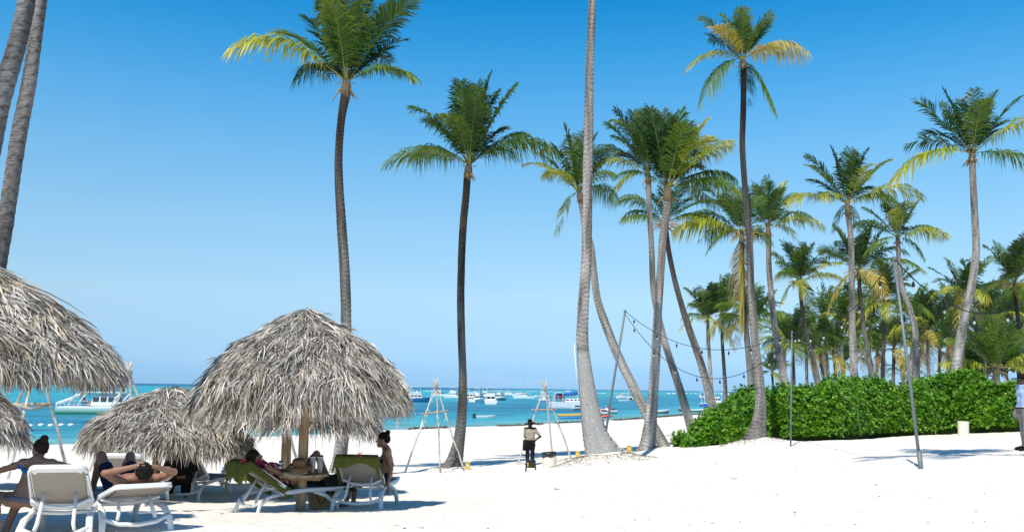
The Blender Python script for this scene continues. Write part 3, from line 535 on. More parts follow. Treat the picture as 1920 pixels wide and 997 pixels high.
# two near trunks at the left edge, crowns out of frame above
def near_trunk(label, Y, tr, seed, crownpx):
    t = palm(label, Y, tr, seed=seed, cols=((.20, .19, .18), (.22, .21, .20)))
    return t
palm('dark near palm trunk crossing the top left corner, crown above the frame', 10.5, [(95, -390, 34), (78, -260, 35), (62, -120, 36), (52, -10, 38), (33, 80, 40), (10, 160, 42), (-8, 230, 44), (-40, 400, 46), (-70, 620, 50), (-90, 860, 56), (-96, 1040, 66)], None, 0, seed=60, cols=((.16, .155, .15), (.17, .165, .16)), n=16)
palm('ringed near palm trunk beside the left-hand one, disappearing behind the left thatched umbrella', 11.6, [(112, -330, 25), (98, -160, 27), (82, -40, 28), (68, 60, 29), (54, 160, 32), (36, 250, 34), (22, 340, 34), (10, 420, 34), (-4, 500, 35), (-22, 640, 38), (-34, 800, 42), (-38, 990, 50)], None, 0, seed=61, cols=((.21, .20, .19), (.22, .21, .20)), n=16)

def shade_palm():
    P = [Vector((6.3, 13.4, 14.6)), Vector((7.6, 13.1, 12.2)), Vector((9.4, 12.2, 8)), Vector((10.4, 11.4, 4.5)), Vector((10.7, 11.0, 2.6))]
    px = [pix(q) for q in P]; b = P[-1]; g = gz(b.x, b.y); rng = np.random.RandomState(5)
    t = thing('coconut_palm', 'palm just outside the right edge, its crown shading sand by the man in pale blue', 'palm tree', (b.x, b.y, g))
    r0 = Vector((b.x, b.y, g)); V, F, c = trunk_geo([q-r0 for q in P]+[Vector((0, 0, -.3))], [.13, .14, .15, .17, .2, .2], .08, rng, GREYT); part('trunk', V, F, M_trunk, t, smooth=True, col=c)
    for (x, y, z, ar, cc) in random_crown(rng, 11):
        V, F, cl = frond_geo(P[0]-r0, P[0]-r0+Vector((x, y, z))*2.5, ar, 44, rng, PAL[cc], droop=.9, lw=.06, ll=.34); part('frond', V, F, M_frond, t, col=cl)
shade_palm()
# ------------------------------------------------------------------ hedge
def ribbons(P, D, Nrm, l, w, droop, rng, col, curl=.25):
    """many two-segment leaves: P base, D direction, Nrm normal"""
    P = np.asarray(P); D = D/np.linalg.norm(D, axis=1, keepdims=True); S = np.cross(D, Nrm); S /= np.linalg.norm(S, axis=1, keepdims=True)+1e-9
    l = l[:, None]; w = w[:, None]; Z = np.array([0, 0, 1.]); dr = droop[:, None]
    m_ = P+D*l*.5-Z*dr*l*.12; e = P+D*l-Z*dr*l*.5
    V = np.stack([P-S*w*.3, P+S*w*.3, m_+S*w*.5, m_-S*w*.5, e-S*w*.12, e+S*w*.12], 1).reshape(-1, 3)
    ix = np.arange(len(P))[:, None]*6
    F = np.concatenate([ix+[0, 1, 2, 3], ix+[3, 2, 5, 4]], 0)
    return V, F, np.repeat(col, 6, 0)
def hedge(name, label, base, top, depth, seed, ncl, leaf=(.125, .050)):
    """base: [(px,py)] of the front foot; top: [(px,py)] of the ridge line"""
    rng = np.random.RandomState(seed)
    pxs = np.linspace(base[0][0], base[-1][0], 90)
    by = np.interp(pxs, [b[0] for b in base], [b[1] for b in base]); ty = np.interp(pxs, [b[0] for b in top], [b[1] for b in top])
    f0 = np.array([ground_at(a, b_) for a, b_ in zip(pxs, by)])
    f0[:, 1] = np.clip(f0[:, 1], 34, 41)
    # smooth the depth of the foot line
    yy = f0[:, 1].copy()
    for _ in range(25): yy[1:-1] = (yy[:-2]+yy[1:-1]*2+yy[2:])/4
    f0 = np.array([tuple(at(a, 700, y)) for a, y in zip(pxs, yy)]); f0[:, 2] = ground(f0[:, 0], f0[:, 1])
    dep = depth*np.clip(np.minimum(np.arange(90), 89-np.arange(90))/9+.35, 0, 1)
    ridge = np.array([at(a, t_, y+d_*.42).z for a, t_, y, d_ in zip(pxs, ty, yy, dep)])
    H = np.maximum(ridge-ground(f0[:, 0], f0[:, 1]+dep*.42), .25)
    root = Vector(f0[45]); R3 = np.array(root)
    t = thing(name, label, 'shrub' if depth < 2 else 'hedge', root)
    def surf(u, v, lump=1):
        i = np.clip(u*89, 0, 88.999); a = i.astype(int); f = i-a
        x = f0[a, 0]*(1-f)+f0[a+1, 0]*f; y0 = f0[a, 1]*(1-f)+f0[a+1, 1]*f; d_ = dep[a]*(1-f)+dep[a+1]*f; h = H[a]*(1-f)+H[a+1]*f
        th = v*PI  # half-ellipse section
        y = y0+d_*(.5-.5*np.sign(np.cos(th))*np.abs(np.cos(th))**.75); z = h*np.sin(th)**.62
        y = y+(fbm(x*1.1+seed, z*1.3+y*.7, 3)-.45)*.9*lump; x2 = x+(fbm(x*1.2+9, z*1.2+3, 2)-.4)*.4*lump
        z = np.maximum(z+(fbm(x*1.0+3, y*1.0+z, 3)-.47)*1.0*np.sin(th)*min(1, depth/2)+(fbm(x*3.1+3, y*3.0+z*2, 2)-.4)*.28*np.sin(th), 0)
        return np.stack([x2, y, z+ground(x2, y, False)-.03], -1)
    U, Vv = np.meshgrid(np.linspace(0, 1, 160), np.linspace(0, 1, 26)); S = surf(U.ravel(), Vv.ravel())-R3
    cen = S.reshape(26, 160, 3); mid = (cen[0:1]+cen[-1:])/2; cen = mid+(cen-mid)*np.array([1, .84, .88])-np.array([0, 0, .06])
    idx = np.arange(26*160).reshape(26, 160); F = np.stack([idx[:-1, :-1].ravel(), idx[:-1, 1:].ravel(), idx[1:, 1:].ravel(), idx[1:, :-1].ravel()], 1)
    tag(part('shade_core', cen.reshape(-1, 3), F, M_shade_core, t, smooth=True), kind='stuff')  # lumpy dark shell, no branches: shade behind the leaf gaps painted in
    u = rng.rand(ncl); v = rng.rand(ncl)**1.25*.80+.01
    P = surf(u, v); Px = surf(np.clip(u+.004, 0, 1), v); Pv = surf(u, np.clip(v+.01, 0, 1)); Nn = np.cross(Px-P, Pv-P); Nn /= np.linalg.norm(Nn, axis=1, keepdims=True)+1e-9
    Nn *= np.sign(np.sum(Nn*np.array([0, -.8, .6]), 1))[:, None]
    P = P-Nn*(rng.uniform(-.08, .16, ncl)+np.clip(.36-fbm(P[:, 0]*2.1, P[:, 2]*2.3+P[:, 1]*1.5, 3), 0, 1)*1.9)[:, None]
    k = 8; az = (np.arange(k)/k*2*PI)[None, :]+rng.rand(ncl, 1)*6; el_ = rng.uniform(.35, 1.15, (ncl, k))
    Nn = Nn*.6+np.array([0, -.1, .55])+rng.normal(0, .22, (ncl, 3)); Nn /= np.linalg.norm(Nn, axis=1, keepdims=True)
    A1 = np.cross(Nn, [0.3, 1, .2]); A1 /= np.linalg.norm(A1, axis=1, keepdims=True); A2 = np.cross(Nn, A1)
    D = (A1[:, None]*np.cos(az)[..., None]+A2[:, None]*np.sin(az)[..., None])*np.cos(el_)[..., None]+Nn[:, None]*np.sin(el_)[..., None]
    P[:, 2] += rng.rand(ncl)**7*.30
    PP = np.repeat(P[:, None], k, 1)-D*0; NN = Nn[:, None]*np.cos(el_)[..., None]-(A1[:, None]*np.cos(az)[..., None]+A2[:, None]*np.sin(az)[..., None])*np.sin(el_)[..., None]
    n = ncl*k; sc = rng.uniform(.6, 1.3, n)
    tone = rng.rand(ncl)**1.2; base_c = np.array([.040, .15, .010])*(1-tone[:, None])+np.array([.20, .42, .026])*tone[:, None]
    c = np.repeat(base_c, k, 0)*rng.uniform(.75, 1.3, (n, 1)); ye = rng.rand(n) < .006; c[ye] = (.35, .30, .05)
    V, F, col = ribbons(PP.reshape(-1, 3)-R3, D.reshape(-1, 3), NN.reshape(-1, 3), leaf[0]*sc, leaf[1]*sc, rng.uniform(.1, .6, n), rng, c)
    tag(part('leaves', V, F, M_leaf, t, col=col), kind='stuff')
    return t
hedge('hedge', 'long bright green shrub hedge behind the steel poles, sloping down to the left', [(1303, 838), (1330, 838), (1380, 834), (1450, 831), (1520, 830), (1600, 824), (1680, 818), (1745, 815)],
      [(1303, 818), (1325, 792), (1350, 778), (1380, 760), (1405, 748), (1440, 738), (1490, 726), (1540, 720), (1590, 718), (1640, 712), (1680, 722), (1700, 734), (1745, 732)], 3.4, 5, 19000)
hedge('hedge', 'bright green shrub hedge reaching the right edge, with the low concrete bin in front', [(1735, 815), (1800, 813), (1860, 811), (1925, 809), (1990, 808)],
      [(1735, 726), (1760, 716), (1790, 708), (1830, 703), (1870, 706), (1900, 716), (1930, 725), (1990, 722)], 3.2, 8, 9000)
hedge('small_shrub', 'small round green shrub left of the hedge end, at the foot of a leaning palm', [(1272, 838), (1290, 840), (1308, 838)], [(1272, 818), (1284, 812), (1300, 812), (1308, 820)], 1.4, 9, 420)
# sand-coloured low wall of green fabric seen beyond the hedge
M_fab = mat('green_fabric', (.02, .26, .20), .9, .1, noise=.3, nscale=3, stretch=(.3, 1, 3))
def screen_fence():
    a = at(1396, 744, 75); b = at(1925, 727, 62); a.z = gz(a.x, a.y); b.z = gz(b.x, b.y)
    t = thing('fabric_fence', 'sea green fabric fence with brown top rail glimpsed beyond the hedge', 'fence', a)
    n = 22; d = (b-a)/n; d.z = 0
    pan = []; rl = MB(); tops = []
    for i in range(n+1):
        p = a+Vector((d.x*i, d.y*i, 0)); f = i/n; zt = (at(1396, 743, p.y).z if i == 0 else None)
        px = 1396+(1925-1396)*f; tz = at(px, float(np.interp(px, [1396, 1410, 1600, 1695, 1773, 1905, 1925], [743, 742, 730, 725.5, 722.5, 719, 718])), p.y).z; tops.append((p, tz, gz(p.x, p.y)))
    Vv = []; Ff = []
    for i, (p, tz, g) in enumerate(tops):
        for s_ in range(3):
            Vv.append(Vector((p.x, p.y+.03*math.sin(i*2.1+s_), g-.1+(tz-g)*s_/2))-a)
        if i: b_ = i*3; Ff += [(b_-3, b_, b_+1, b_-2), (b_-2, b_+1, b_+2, b_-1)]
    part('fabric_panel', Vv, Ff, M_fab, t)
    rl.col = (.75, .6, .5); rl.tube([Vector((p.x, p.y, tz+.05))-a for p, tz, g in tops], .07, 6); rl.build('top_rail', M_wood, t)
    for p, tz, g in tops[::2]:
        q = MB(); q.col = (.7, .6, .5); q.tube([Vector((p.x, p.y+.12, g-.3))-a, Vector((p.x, p.y+.12, tz))-a], .05, 6); q.build('post', M_wood, t)
screen_fence()
# broadleaf trees at the far right behind the grove
def broad_tree(label, px, py, Y, rpx, seed):
    rng = np.random.RandomState(seed); c0 = at(px, py, Y); b = Vector((c0.x, c0.y, gz(c0.x, c0.y))); R = rpx/ppm(Y)
    t = thing('broadleaf_tree', label, 'tree', b); tb = MB(); tb.col = (.3, .27, .22); cz = c0.z-b.z
    tb.tube([(0, 0, -.3), (.1, 0, cz*.4), (0, .1, cz*.8)], [.25, .2, .1], 8)
    for i in range(9):
        a = rng.rand()*6.28; e = rng.uniform(.1, .9); L_ = R*.8
        tb.tube([(0, 0, cz*.35), (math.cos(a)*L_*.4, math.sin(a)*L_*.4, cz*.6), (math.cos(a)*L_*.85, math.sin(a)*L_*.85, cz*.8+e*R*.5)], [.12, .08, .03], 5)
    tb.build('trunk', M_trunk, t, smooth=True)
    ncl = 1500; cc = rng.normal(0, 1, (26, 3)); cc /= np.linalg.norm(cc, axis=1, keepdims=True); cc = cc*R*rng.uniform(.3, .75, (26, 1))*[1.15, 1, .8]+[0, 0, cz]
    w_ = rng.randint(0, 26, ncl); dd = rng.normal(0, 1, (ncl, 3)); dd /= np.linalg.norm(dd, axis=1, keepdims=True)
    P = cc[w_]+dd*R*.36*rng.uniform(.6, 1.05, (ncl, 1)); k = 6
    D = np.repeat(dd, k, 0)+rng.normal(0, .8, (ncl*k, 3)); n = ncl*k
    col = np.array([.045, .10, .018])*rng.uniform(.6, 1.5, (n, 1))
    V, F, col = ribbons(np.repeat(P, k, 0)+rng.normal(0, .12, (n, 3)), D, rng.normal(0, 1, (n, 3)), rng.uniform(.16, .3, n), rng.uniform(.09, .15, n), rng.uniform(0, .8, n), rng, col)
    tag(part('crown', V, F, M_leaf, t, col=col), kind='stuff')
broad_tree('dark dense broadleaf tree at the right edge behind the short bushy palm', 1912, 655, 60, 62, 1)
broad_tree('dark broadleaf tree low behind the bushy palm and the curving trunk', 1835, 670, 78, 50, 2)
# ------------------------------------------------------------------ thatched umbrellas
def palapa(label, base, prof, seed, nst, posth, postr=.085, lean=(0, 0), plean=(0, 0), lump=.06, slen=.30, rag=.25, zrot=0, capleaves=False, group='thatched beach umbrellas'):
    """base: world point of the post foot; prof: [(r, z)] of the thatch outer surface from peak to eave, z above the foot; lean: (dx, dy) shift of canopy"""
    rng = np.random.RandomState(seed)
    t = thing('thatched_umbrella', label, 'beach umbrella', base, 0, group)
    pr = np.array([p[0] for p in prof]); pz = np.array([p[1] for p in prof]); Rm = pr[-1]
    lx, ly = lean
    zt = pz[0]; ze = pz[-1]
    def surf(r, phi, off=0):
        z = np.interp(r, pr, pz)
        r2 = r*(1+lump*(fbm(np.cos(phi)*1.7+seed, np.sin(phi)*1.7+3, 3)-.45)*2)
        z = z+(fbm(np.cos(phi)*r*1.6+5+seed, np.sin(phi)*r*1.6, 3)-.45)*.16
        k = 1.0
        return np.stack([r2*np.cos(phi)+lx*k+(-lx*.0), r2*np.sin(phi)+ly*k, z-(lx*r2*np.cos(phi)+ly*r2*np.sin(phi))*.35/max(Rm, .1)*1.0+off], -1)
    pm = MB(); pm.col = (1.25, 1.1, .95)
    pm.tube([(0, 0, -.3), (postr*.1, 0, posth*.4), (plean[0]*.5, plean[1]*.5, posth*.8), (plean[0], plean[1], zt-.25)], [postr*1.02, postr, postr*.97, postr*.9], 14); pm.build('post', M_wood, t, smooth=True)
    # rafters, and a solid brown liner cone added so the thatch blocks light
    for i in range(8):
        a = i/8*2*PI+.2; q = MB(); q.col = (1, .9, .8)
        q.tube([tuple(surf(np.array(.08), np.array(a), -.16)), tuple(surf(np.array(Rm*.5), np.array(a), -.15)), tuple(surf(np.array(Rm*.93), np.array(a), -.14))], .028, 6); q.build('rafter', M_wood, t)
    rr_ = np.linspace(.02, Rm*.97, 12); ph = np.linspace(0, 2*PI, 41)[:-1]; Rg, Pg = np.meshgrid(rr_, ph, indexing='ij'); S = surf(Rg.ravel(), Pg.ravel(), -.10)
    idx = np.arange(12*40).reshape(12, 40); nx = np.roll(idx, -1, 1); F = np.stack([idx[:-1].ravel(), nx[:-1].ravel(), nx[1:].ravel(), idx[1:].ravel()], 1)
    cl = np.tile(np.array([.20, .145, .09]), (480, 1))*rng.uniform(.6, 1.3, (480, 1)); part('light_block_liner', S, F, M_thatch, t, col=cl)
    def strips(n, rlo, rhi, ln, wd, wild, hang, colf, off, seg=4):
        r = np.sqrt(rng.uniform(rlo**2, rhi**2, n))*Rm; phi = rng.rand(n)*2*PI
        P = surf(r, phi, 0); e = .03; Q = surf(np.minimum(r+e, Rm*1.2), phi, 0); d = Q-P; ex = r+e > Rm; d[ex] = np.stack([np.cos(phi[ex])*.55, np.sin(phi[ex])*.55, -np.ones(ex.sum())*.9], -1)
        d /= np.linalg.norm(d, axis=1, keepdims=True)
        tg = np.stack([-np.sin(phi), np.cos(phi), phi*0], -1); N_ = np.cross(d, tg); N_ *= np.sign(N_[:, 2:3]+1e-6)
        ya = (rng.normal(0, wild, n)+(fbm(P[:, 0]*3.2+seed, P[:, 1]*3.2+P[:, 2]*2, 2)-.37)*2.2)[:, None]; d = d*np.cos(ya)+tg*np.sin(ya)
        d = d+N_*rng.uniform(-.02, .32, n)[:, None]; d /= np.linalg.norm(d, axis=1, keepdims=True)
        L_ = rng.uniform(.55, 1.35, n)*ln; W = rng.uniform(.5, 1.5, n)*wd
        P = P+N_*(off+rng.uniform(-.04, .05, n)[:, None]+((fbm(P[:, 0]*5+seed, P[:, 1]*5+P[:, 2]*4, 2)-.37)*.16)[:, None])
        s = np.cross(d, N_); roll = rng.normal(0, .7, n)[:, None]; s = s*np.cos(roll)+N_*np.sin(roll)
        hg = hang*rng.uniform(.5, 1.5, n)
        pts = [P]; dd = d.copy()
        for k in range(seg):
            dd = dd-np.array([0, 0, 1])*(hg/seg)[:, None]*(1+k*.3)+rng.normal(0, .07, (n, 3)); dd /= np.linalg.norm(dd, axis=1, keepdims=True)
            pts.append(pts[-1]+dd*(L_/seg)[:, None])
        ws = [.6, 1, .95, .7, .15][:seg+1]; V = []
        tw = rng.normal(0, .35, n)[:, None]
        for k, p in enumerate(pts):
            sk = s*np.cos(tw*k)+N_*np.sin(tw*k); V += [p-sk*(W*ws[k]/2)[:, None], p+sk*(W*ws[k]/2)[:, None]]
        m_ = 2*(seg+1); V = np.stack(V, 1); ix = np.arange(n)[:, None]*m_
        F = np.concatenate([ix+[2*k, 2*k+1, 2*k+3, 2*k+2] for k in range(seg)], 0)
        c = colf(n); bl = np.clip((fbm(P[:, 0]*2.3+seed*3, P[:, 1]*2.3+P[:, 2]*2.3, 3)-.42)*4.5, -.6, 1)[:, None]; c = c*(1-.30*bl)*np.array([1, 1, 1])-np.clip(bl, 0, 1)*np.array([0, .008, .02]); c = np.clip(c, .02, 1); cc = np.repeat(c[:, None], m_, 1); fade = np.linspace(.82, 1.08, seg+1).repeat(2)[None, :, None]
        return V.reshape(-1, 3), F, np.clip(cc*fade, 0, 1).reshape(-1, 3)
    def grey(n):
        b = np.array([.66, .62, .555])*rng.uniform(.42, 1.25, (n, 1)); wv = rng.rand(n)
        b[wv < .20] = np.array([.20, .17, .14])*rng.uniform(.6, 1.3, ((wv < .20).sum(), 1)); b[wv > .95] = (.60, .50, .36); return b
    def tan_(n): return np.array([.42, .30, .17])*rng.uniform(.4, 1.3, (n, 1))
    a = strips(int(nst*2.2), .0, 1.0, slen, .0165, .40, .35, grey, .0)
    b = strips(int(nst*.4), .90, 1.0, slen*1.08, .020, .30, 1.1, grey, -.02)
    c = strips(int(nst*.22), .84, .97, slen*1.15, .018, .4, 1.8, tan_, -.12)
    V = np.concatenate([a[0], b[0], c[0]]); F = np.concatenate([a[1], b[1]+len(a[0]), c[1]+len(a[0])+len(b[0])]); col = np.concatenate([a[2], b[2], c[2]])
    tag(part('thatch', V, F, M_thatch, t, col=col), kind='stuff')
    if capleaves:
        V, F, col = strips(260, .02, .34, .80, .035, .25, .75, lambda n: np.array([.55, .46, .33])*rng.uniform(.6, 1.3, (n, 1)), .03)
        tag(part('ridge_cap', V, F, M_thatch, t, col=col), kind='stuff')
    return t
def foot(px, py, Y): p = at(px, py, Y); p.z = gz(p.x, p.y); return p
K2 = 1/ppm(14.3)
p2 = foot(563, 955, 14.3); zz = lambda py, Y, p: at(560, py, Y).z-p.z
palapa('large grey thatched umbrella in the middle of the loungers, round wooden table on its post', p2,
       [(0, zz(581, 14.3, p2)), (.2, zz(590, 14.3, p2)), (.42, zz(605, 14.3, p2)), (.68, zz(625, 14.3, p2)), (1.0, zz(654, 14.3, p2)), (1.28, zz(685, 14.3, p2)), (1.48, zz(719, 14.3, p2)), (1.56, zz(746, 14.3, p2))], 21, 9500, 2.0, .078, lean=(-.03, .05), slen=.33)
p1 = foot(-92, 990, 10.6); z1 = lambda py: at(-60, py, 10.6).z-p1.z
palapa('grey thatched umbrella cut off by the left edge, with long pale leaves capping its peak', p1,
       [(0, z1(486)), (.10, z1(494)), (.39, z1(524)), (.76, z1(564)), (1.17, z1(616)), (1.38, z1(646)), (1.48, z1(664)), (1.53, z1(678))], 22, 13000, 2.0, .08, lean=(.02, .05), slen=.30, capleaves=True)
p3 = foot(290, 912, 18.6); z3 = lambda py: at(300, py, 18.6).z-p3.z
palapa('low sagging thatched umbrella between the two bigger ones, tilted to the right', p3,
       [(0, z3(722)), (.1, z3(727)), (.45, z3(744)), (.85, z3(764)), (1.25, z3(790)), (1.50, z3(810)), (1.57, z3(828))], 23, 8000, 1.5, .085, lean=(.22, 0), slen=.30)
p5 = foot(533, 915, 18.6); z5 = lambda py: at(575, py, 18.6).z-p5.z
palapa('thatched umbrella hidden behind the large one, its fringe and thick post showing below', p5,
       [(0, z5(668)), (.1, z5(672)), (.5, z5(692)), (.9, z5(716)), (1.2, z5(740)), (1.45, z5(765)), (1.52, z5(792))], 24, 5500, 1.5, .10, lean=(.28, 0), slen=.34)
p4 = foot(-125, 930, 17.5); z4 = lambda py: at(-60, py, 17.5).z-p4.z
palapa('thatched umbrella showing only its right tip at the left edge beside the wooden frame', p4,
       [(0, z4(690)), (.1, z4(694)), (.6, z4(722)), (1.05, z4(760)), (1.3, z4(790)), (1.40, z4(818))], 25, 5200, 1.5, .085, lean=(.03, 0), slen=.32)
# ------------------------------------------------------------------ pole frames on the beach
def pole_frame(label, Y, apex, feet, bar=None, r=.045, extra=(), strings=False):
    b = foot(feet[0][0], feet[0][1], Y); t = thing('pole_frame', label, 'wooden frame', b)
    A0 = at(apex[0], apex[1], Y)
    for i, (fx, fy, dy) in enumerate(feet):
        f = at(fx, fy, Y+dy); f.z = gz(f.x, f.y)-.15; d = (A0-f).normalized(); m_ = MB(); m_.col = [(1.6, 1.6, 1.58), (1.15, 1.13, 1.1), (1.45, 1.44, 1.4)][i % 3]
        side = Vector((R_.uniform(-.05, .05), 0, 0)); p = [f]
        for k in range(1, 8): p.append(f.lerp(A0, k/8)+Vector((R_.uniform(-.025, .025), R_.uniform(-.02, .02), 0)))
        p += [A0+Vector((0, .05*(i-1), 0)), A0+d*.28+Vector((0, .05*(i-1), 0))]
        m_.tube([q-b for q in p], [r*(1.0-.35*k/9) for k in range(10)], 8); m_.build('pole', M_driftwood, t, smooth=True)
    lash = MB(); lash.col = (.5, .4, .3)
    for k in range(4): lash.tube([A0-b+Vector((math.cos(a)*.10, math.sin(a)*.12, -.06+k*.03)) for a in np.linspace(0, 6.28, 10)], .012, 5, cap=False)
    lash.build('rope_lashing', M_straw, t)
    if bar:
        m_ = MB(); m_.col = (.9, .88, .85); m_.tube([at(*bar[0], Y-.12)-b, at((bar[0][0]+bar[1][0])/2, (bar[0][1]+bar[1][1])/2+.3, Y-.1)-b, at(*bar[1], Y-.12)-b], r*.9, 7); m_.build('crossbar', M_driftwood, t, smooth=True)
    for (q0, q1, d0, d1) in extra:
        m_ = MB(); m_.col = (.9, .86, .82); m_.tube([at(*q0, Y+d0)-b, at(*q1, Y+d1)-b], r*.8, 7); m_.build('brace', M_driftwood, t, smooth=True)
    if strings:
        m_ = MB(); m_.col = (1, .98, .92)
        for k in range(14):
            f_ = R_.uniform(.15, .8); i = R_.choice([0, 1, 2]); fx, fy, dy = feet[i]; q = A0.lerp(at(fx, fy, Y+dy), f_*.6)
            p = [q-b]
            for j in range(4): p.append(p[-1]+Vector((R_.uniform(-.05, .05), R_.uniform(-.03, .03), -R_.uniform(.05, .12))))
            m_.tube(p, .008, 4)
        tag(m_.build('frayed_string', M_straw, t), kind='stuff')
pole_frame('pale pole tripod with crossbar and frayed strings just left of the orange-flowered palm', 34, (817, 722), [(757, 884, 0), (827, 880, -.6), (873, 874, .5)], ((789, 776), (841, 769)), .037, strings=True)
pole_frame('pole tripod with crossbar behind the man in the black hat and the bin', 37, (1021, 726), [(969, 862, 0), (1040, 852, -.5), (1074, 852, .6)], ((996, 767), (1044, 767)), .036)
pole_frame('pole frame under the left umbrella with crossbar and two braces, behind the woman in blue', 24, (72, 668), [(12, 905, -1.0), (-35, 870, 1.5), (131, 884, .2)], ((21, 757), (97, 757)), .042,
           extra=[((25, 758), (60, 766), 0, -.9), ((60, 766), (92, 759), -.9, 0)])
pole_frame('pole tripod with crossed tips above the low sagging umbrella', 25, (241, 697), [(162, 880, 0), (258, 884, -.3), (325, 880, .8)], None, .042)
pole_frame('pole tripod mostly hidden by the large umbrella, feet showing below its fringe', 31, (511, 700), [(459, 872, 0), (547, 868, -.4), (566, 850, .8)], None, .05)
# ------------------------------------------------------------------ people as smooth signed-distance bodies
def V3(*a): return np.array(a, float)
class Body:
    def __init__(s): s.p = []
    def cone(s, a, b, ra, rb, k=.03, flat=None): s.p.append(('c', np.array(a, float), np.array(b, float), ra, rb, k)); return s
    def ell(s, c, r, M=None, k=.03): s.p.append(('e', np.array(c, float), np.array(r, float), np.eye(3) if M is None else M, 0, k)); return s
    def field(s, res):
        lo = np.full(3, 1e9); hi = -lo
        for q in s.p:
            if q[0] == 'c': m = max(q[3], q[4]); lo = np.minimum(lo, np.minimum(q[1], q[2])-m); hi = np.maximum(hi, np.maximum(q[1], q[2])+m)
            else: m = q[2].max(); lo = np.minimum(lo, q[1]-m); hi = np.maximum(hi, q[1]+m)
        lo -= .05; hi += .05; n = np.ceil((hi-lo)/res).astype(int)+1
        D = np.full(n, .25, dtype=np.float32); ax = [lo[i]+np.arange(n[i])*res for i in range(3)]
        for q in s.p:
            k = q[5]; mg = k+.05
            if q[0] == 'c': m = max(q[3], q[4]); l2 = np.minimum(q[1], q[2])-m-mg; h2 = np.maximum(q[1], q[2])+m+mg
            else: m = q[2].max(); l2 = q[1]-m-mg; h2 = q[1]+m+mg
            i0 = np.clip(((l2-lo)/res).astype(int), 0, n-1); i1 = np.clip(((h2-lo)/res).astype(int)+2, 1, n)
            X, Y, Z = np.meshgrid(ax[0][i0[0]:i1[0]], ax[1][i0[1]:i1[1]], ax[2][i0[2]:i1[2]], indexing='ij')
            P = np.stack([X, Y, Z], -1)-q[1]
            if q[0] == 'c':
                ba = q[2]-q[1]; h = np.clip(P@ba/(ba@ba+1e-12), 0, 1); d = np.linalg.norm(P-h[..., None]*ba, axis=-1)-(q[3]+(q[4]-q[3])*h)
            else:
                P = P@q[3].T; k0 = np.linalg.norm(P/q[2], axis=-1); k1 = np.linalg.norm(P/q[2]**2, axis=-1)+1e-9; d = k0*(k0-1)/k1
            sl_ = (slice(i0[0], i1[0]), slice(i0[1], i1[1]), slice(i0[2], i1[2])); o = D[sl_]
            h = np.clip(.5+.5*(o-d)/k, 0, 1); D[sl_] = o*(1-h)+d*h-k*h*(1-h)
        return D, lo, res, ax
def nets(D, lo, res):
    s = D < 0; n = D.shape
    c = [s[i:n[0]-1+i, j:n[1]-1+j, k:n[2]-1+k] for i in (0, 1) for j in (0, 1) for k in (0, 1)]
    cnt = sum(a.astype(np.int8) for a in c); act = (cnt > 0) & (cnt < 8); ids = -np.ones(act.shape, int); ids[act] = np.arange(act.sum())
    I, J, K = np.nonzero(act); S = np.zeros((len(I), 3)); W = np.zeros(len(I))
    for a in range(3):
        for u in (0, 1):
            for v in (0, 1):
                o = [0, 0, 0]; b_, c_ = [q for q in range(3) if q != a]; o[b_] = u; o[c_] = v; e = list(o); e[a] = 1
                d0 = D[I+o[0], J+o[1], K+o[2]]; d1 = D[I+e[0], J+e[1], K+e[2]]; m = (d0 < 0) != (d1 < 0)
                t = np.where(m, d0/np.where(m, d0-d1, 1), 0); P = np.array(o, float)[None].repeat(len(I), 0); P[:, a] = t
                S[m] += P[m]; W += m
    V = lo+(np.stack([I, J, K], 1)+S/W[:, None])*res; F = []
    for a in range(3):
        b_, c_ = (a+1) % 3, (a+2) % 3
        sl0 = [slice(None)]*3; sl1 = [slice(None)]*3; sl0[a] = slice(0, n[a]-1); sl1[a] = slice(1, n[a])
        m = s[tuple(sl0)] != s[tuple(sl1)]; inn = s[tuple(sl0)]
        i = np.argwhere(m); i = i[(i[:, b_] > 0) & (i[:, c_] > 0) & (i[:, b_] < n[b_]-1) & (i[:, c_] < n[c_]-1)]
        if not len(i): continue
        f = inn[i[:, 0], i[:, 1], i[:, 2]]
        def g(db, dc): q = i.copy(); q[:, b_] += db; q[:, c_] += dc; return ids[q[:, 0], q[:, 1], q[:, 2]]
        Q = np.stack([g(-1, -1), g(0, -1), g(0, 0), g(-1, 0)], 1); Q[~f] = Q[~f][:, ::-1]; F.append(Q)
    return V, np.concatenate(F)
def unit(v): v = np.array(v, float); return v/(np.linalg.norm(v)+1e-9)
def lerp(a, b, t): return np.array(a)*(1-t)+np.array(b)*t
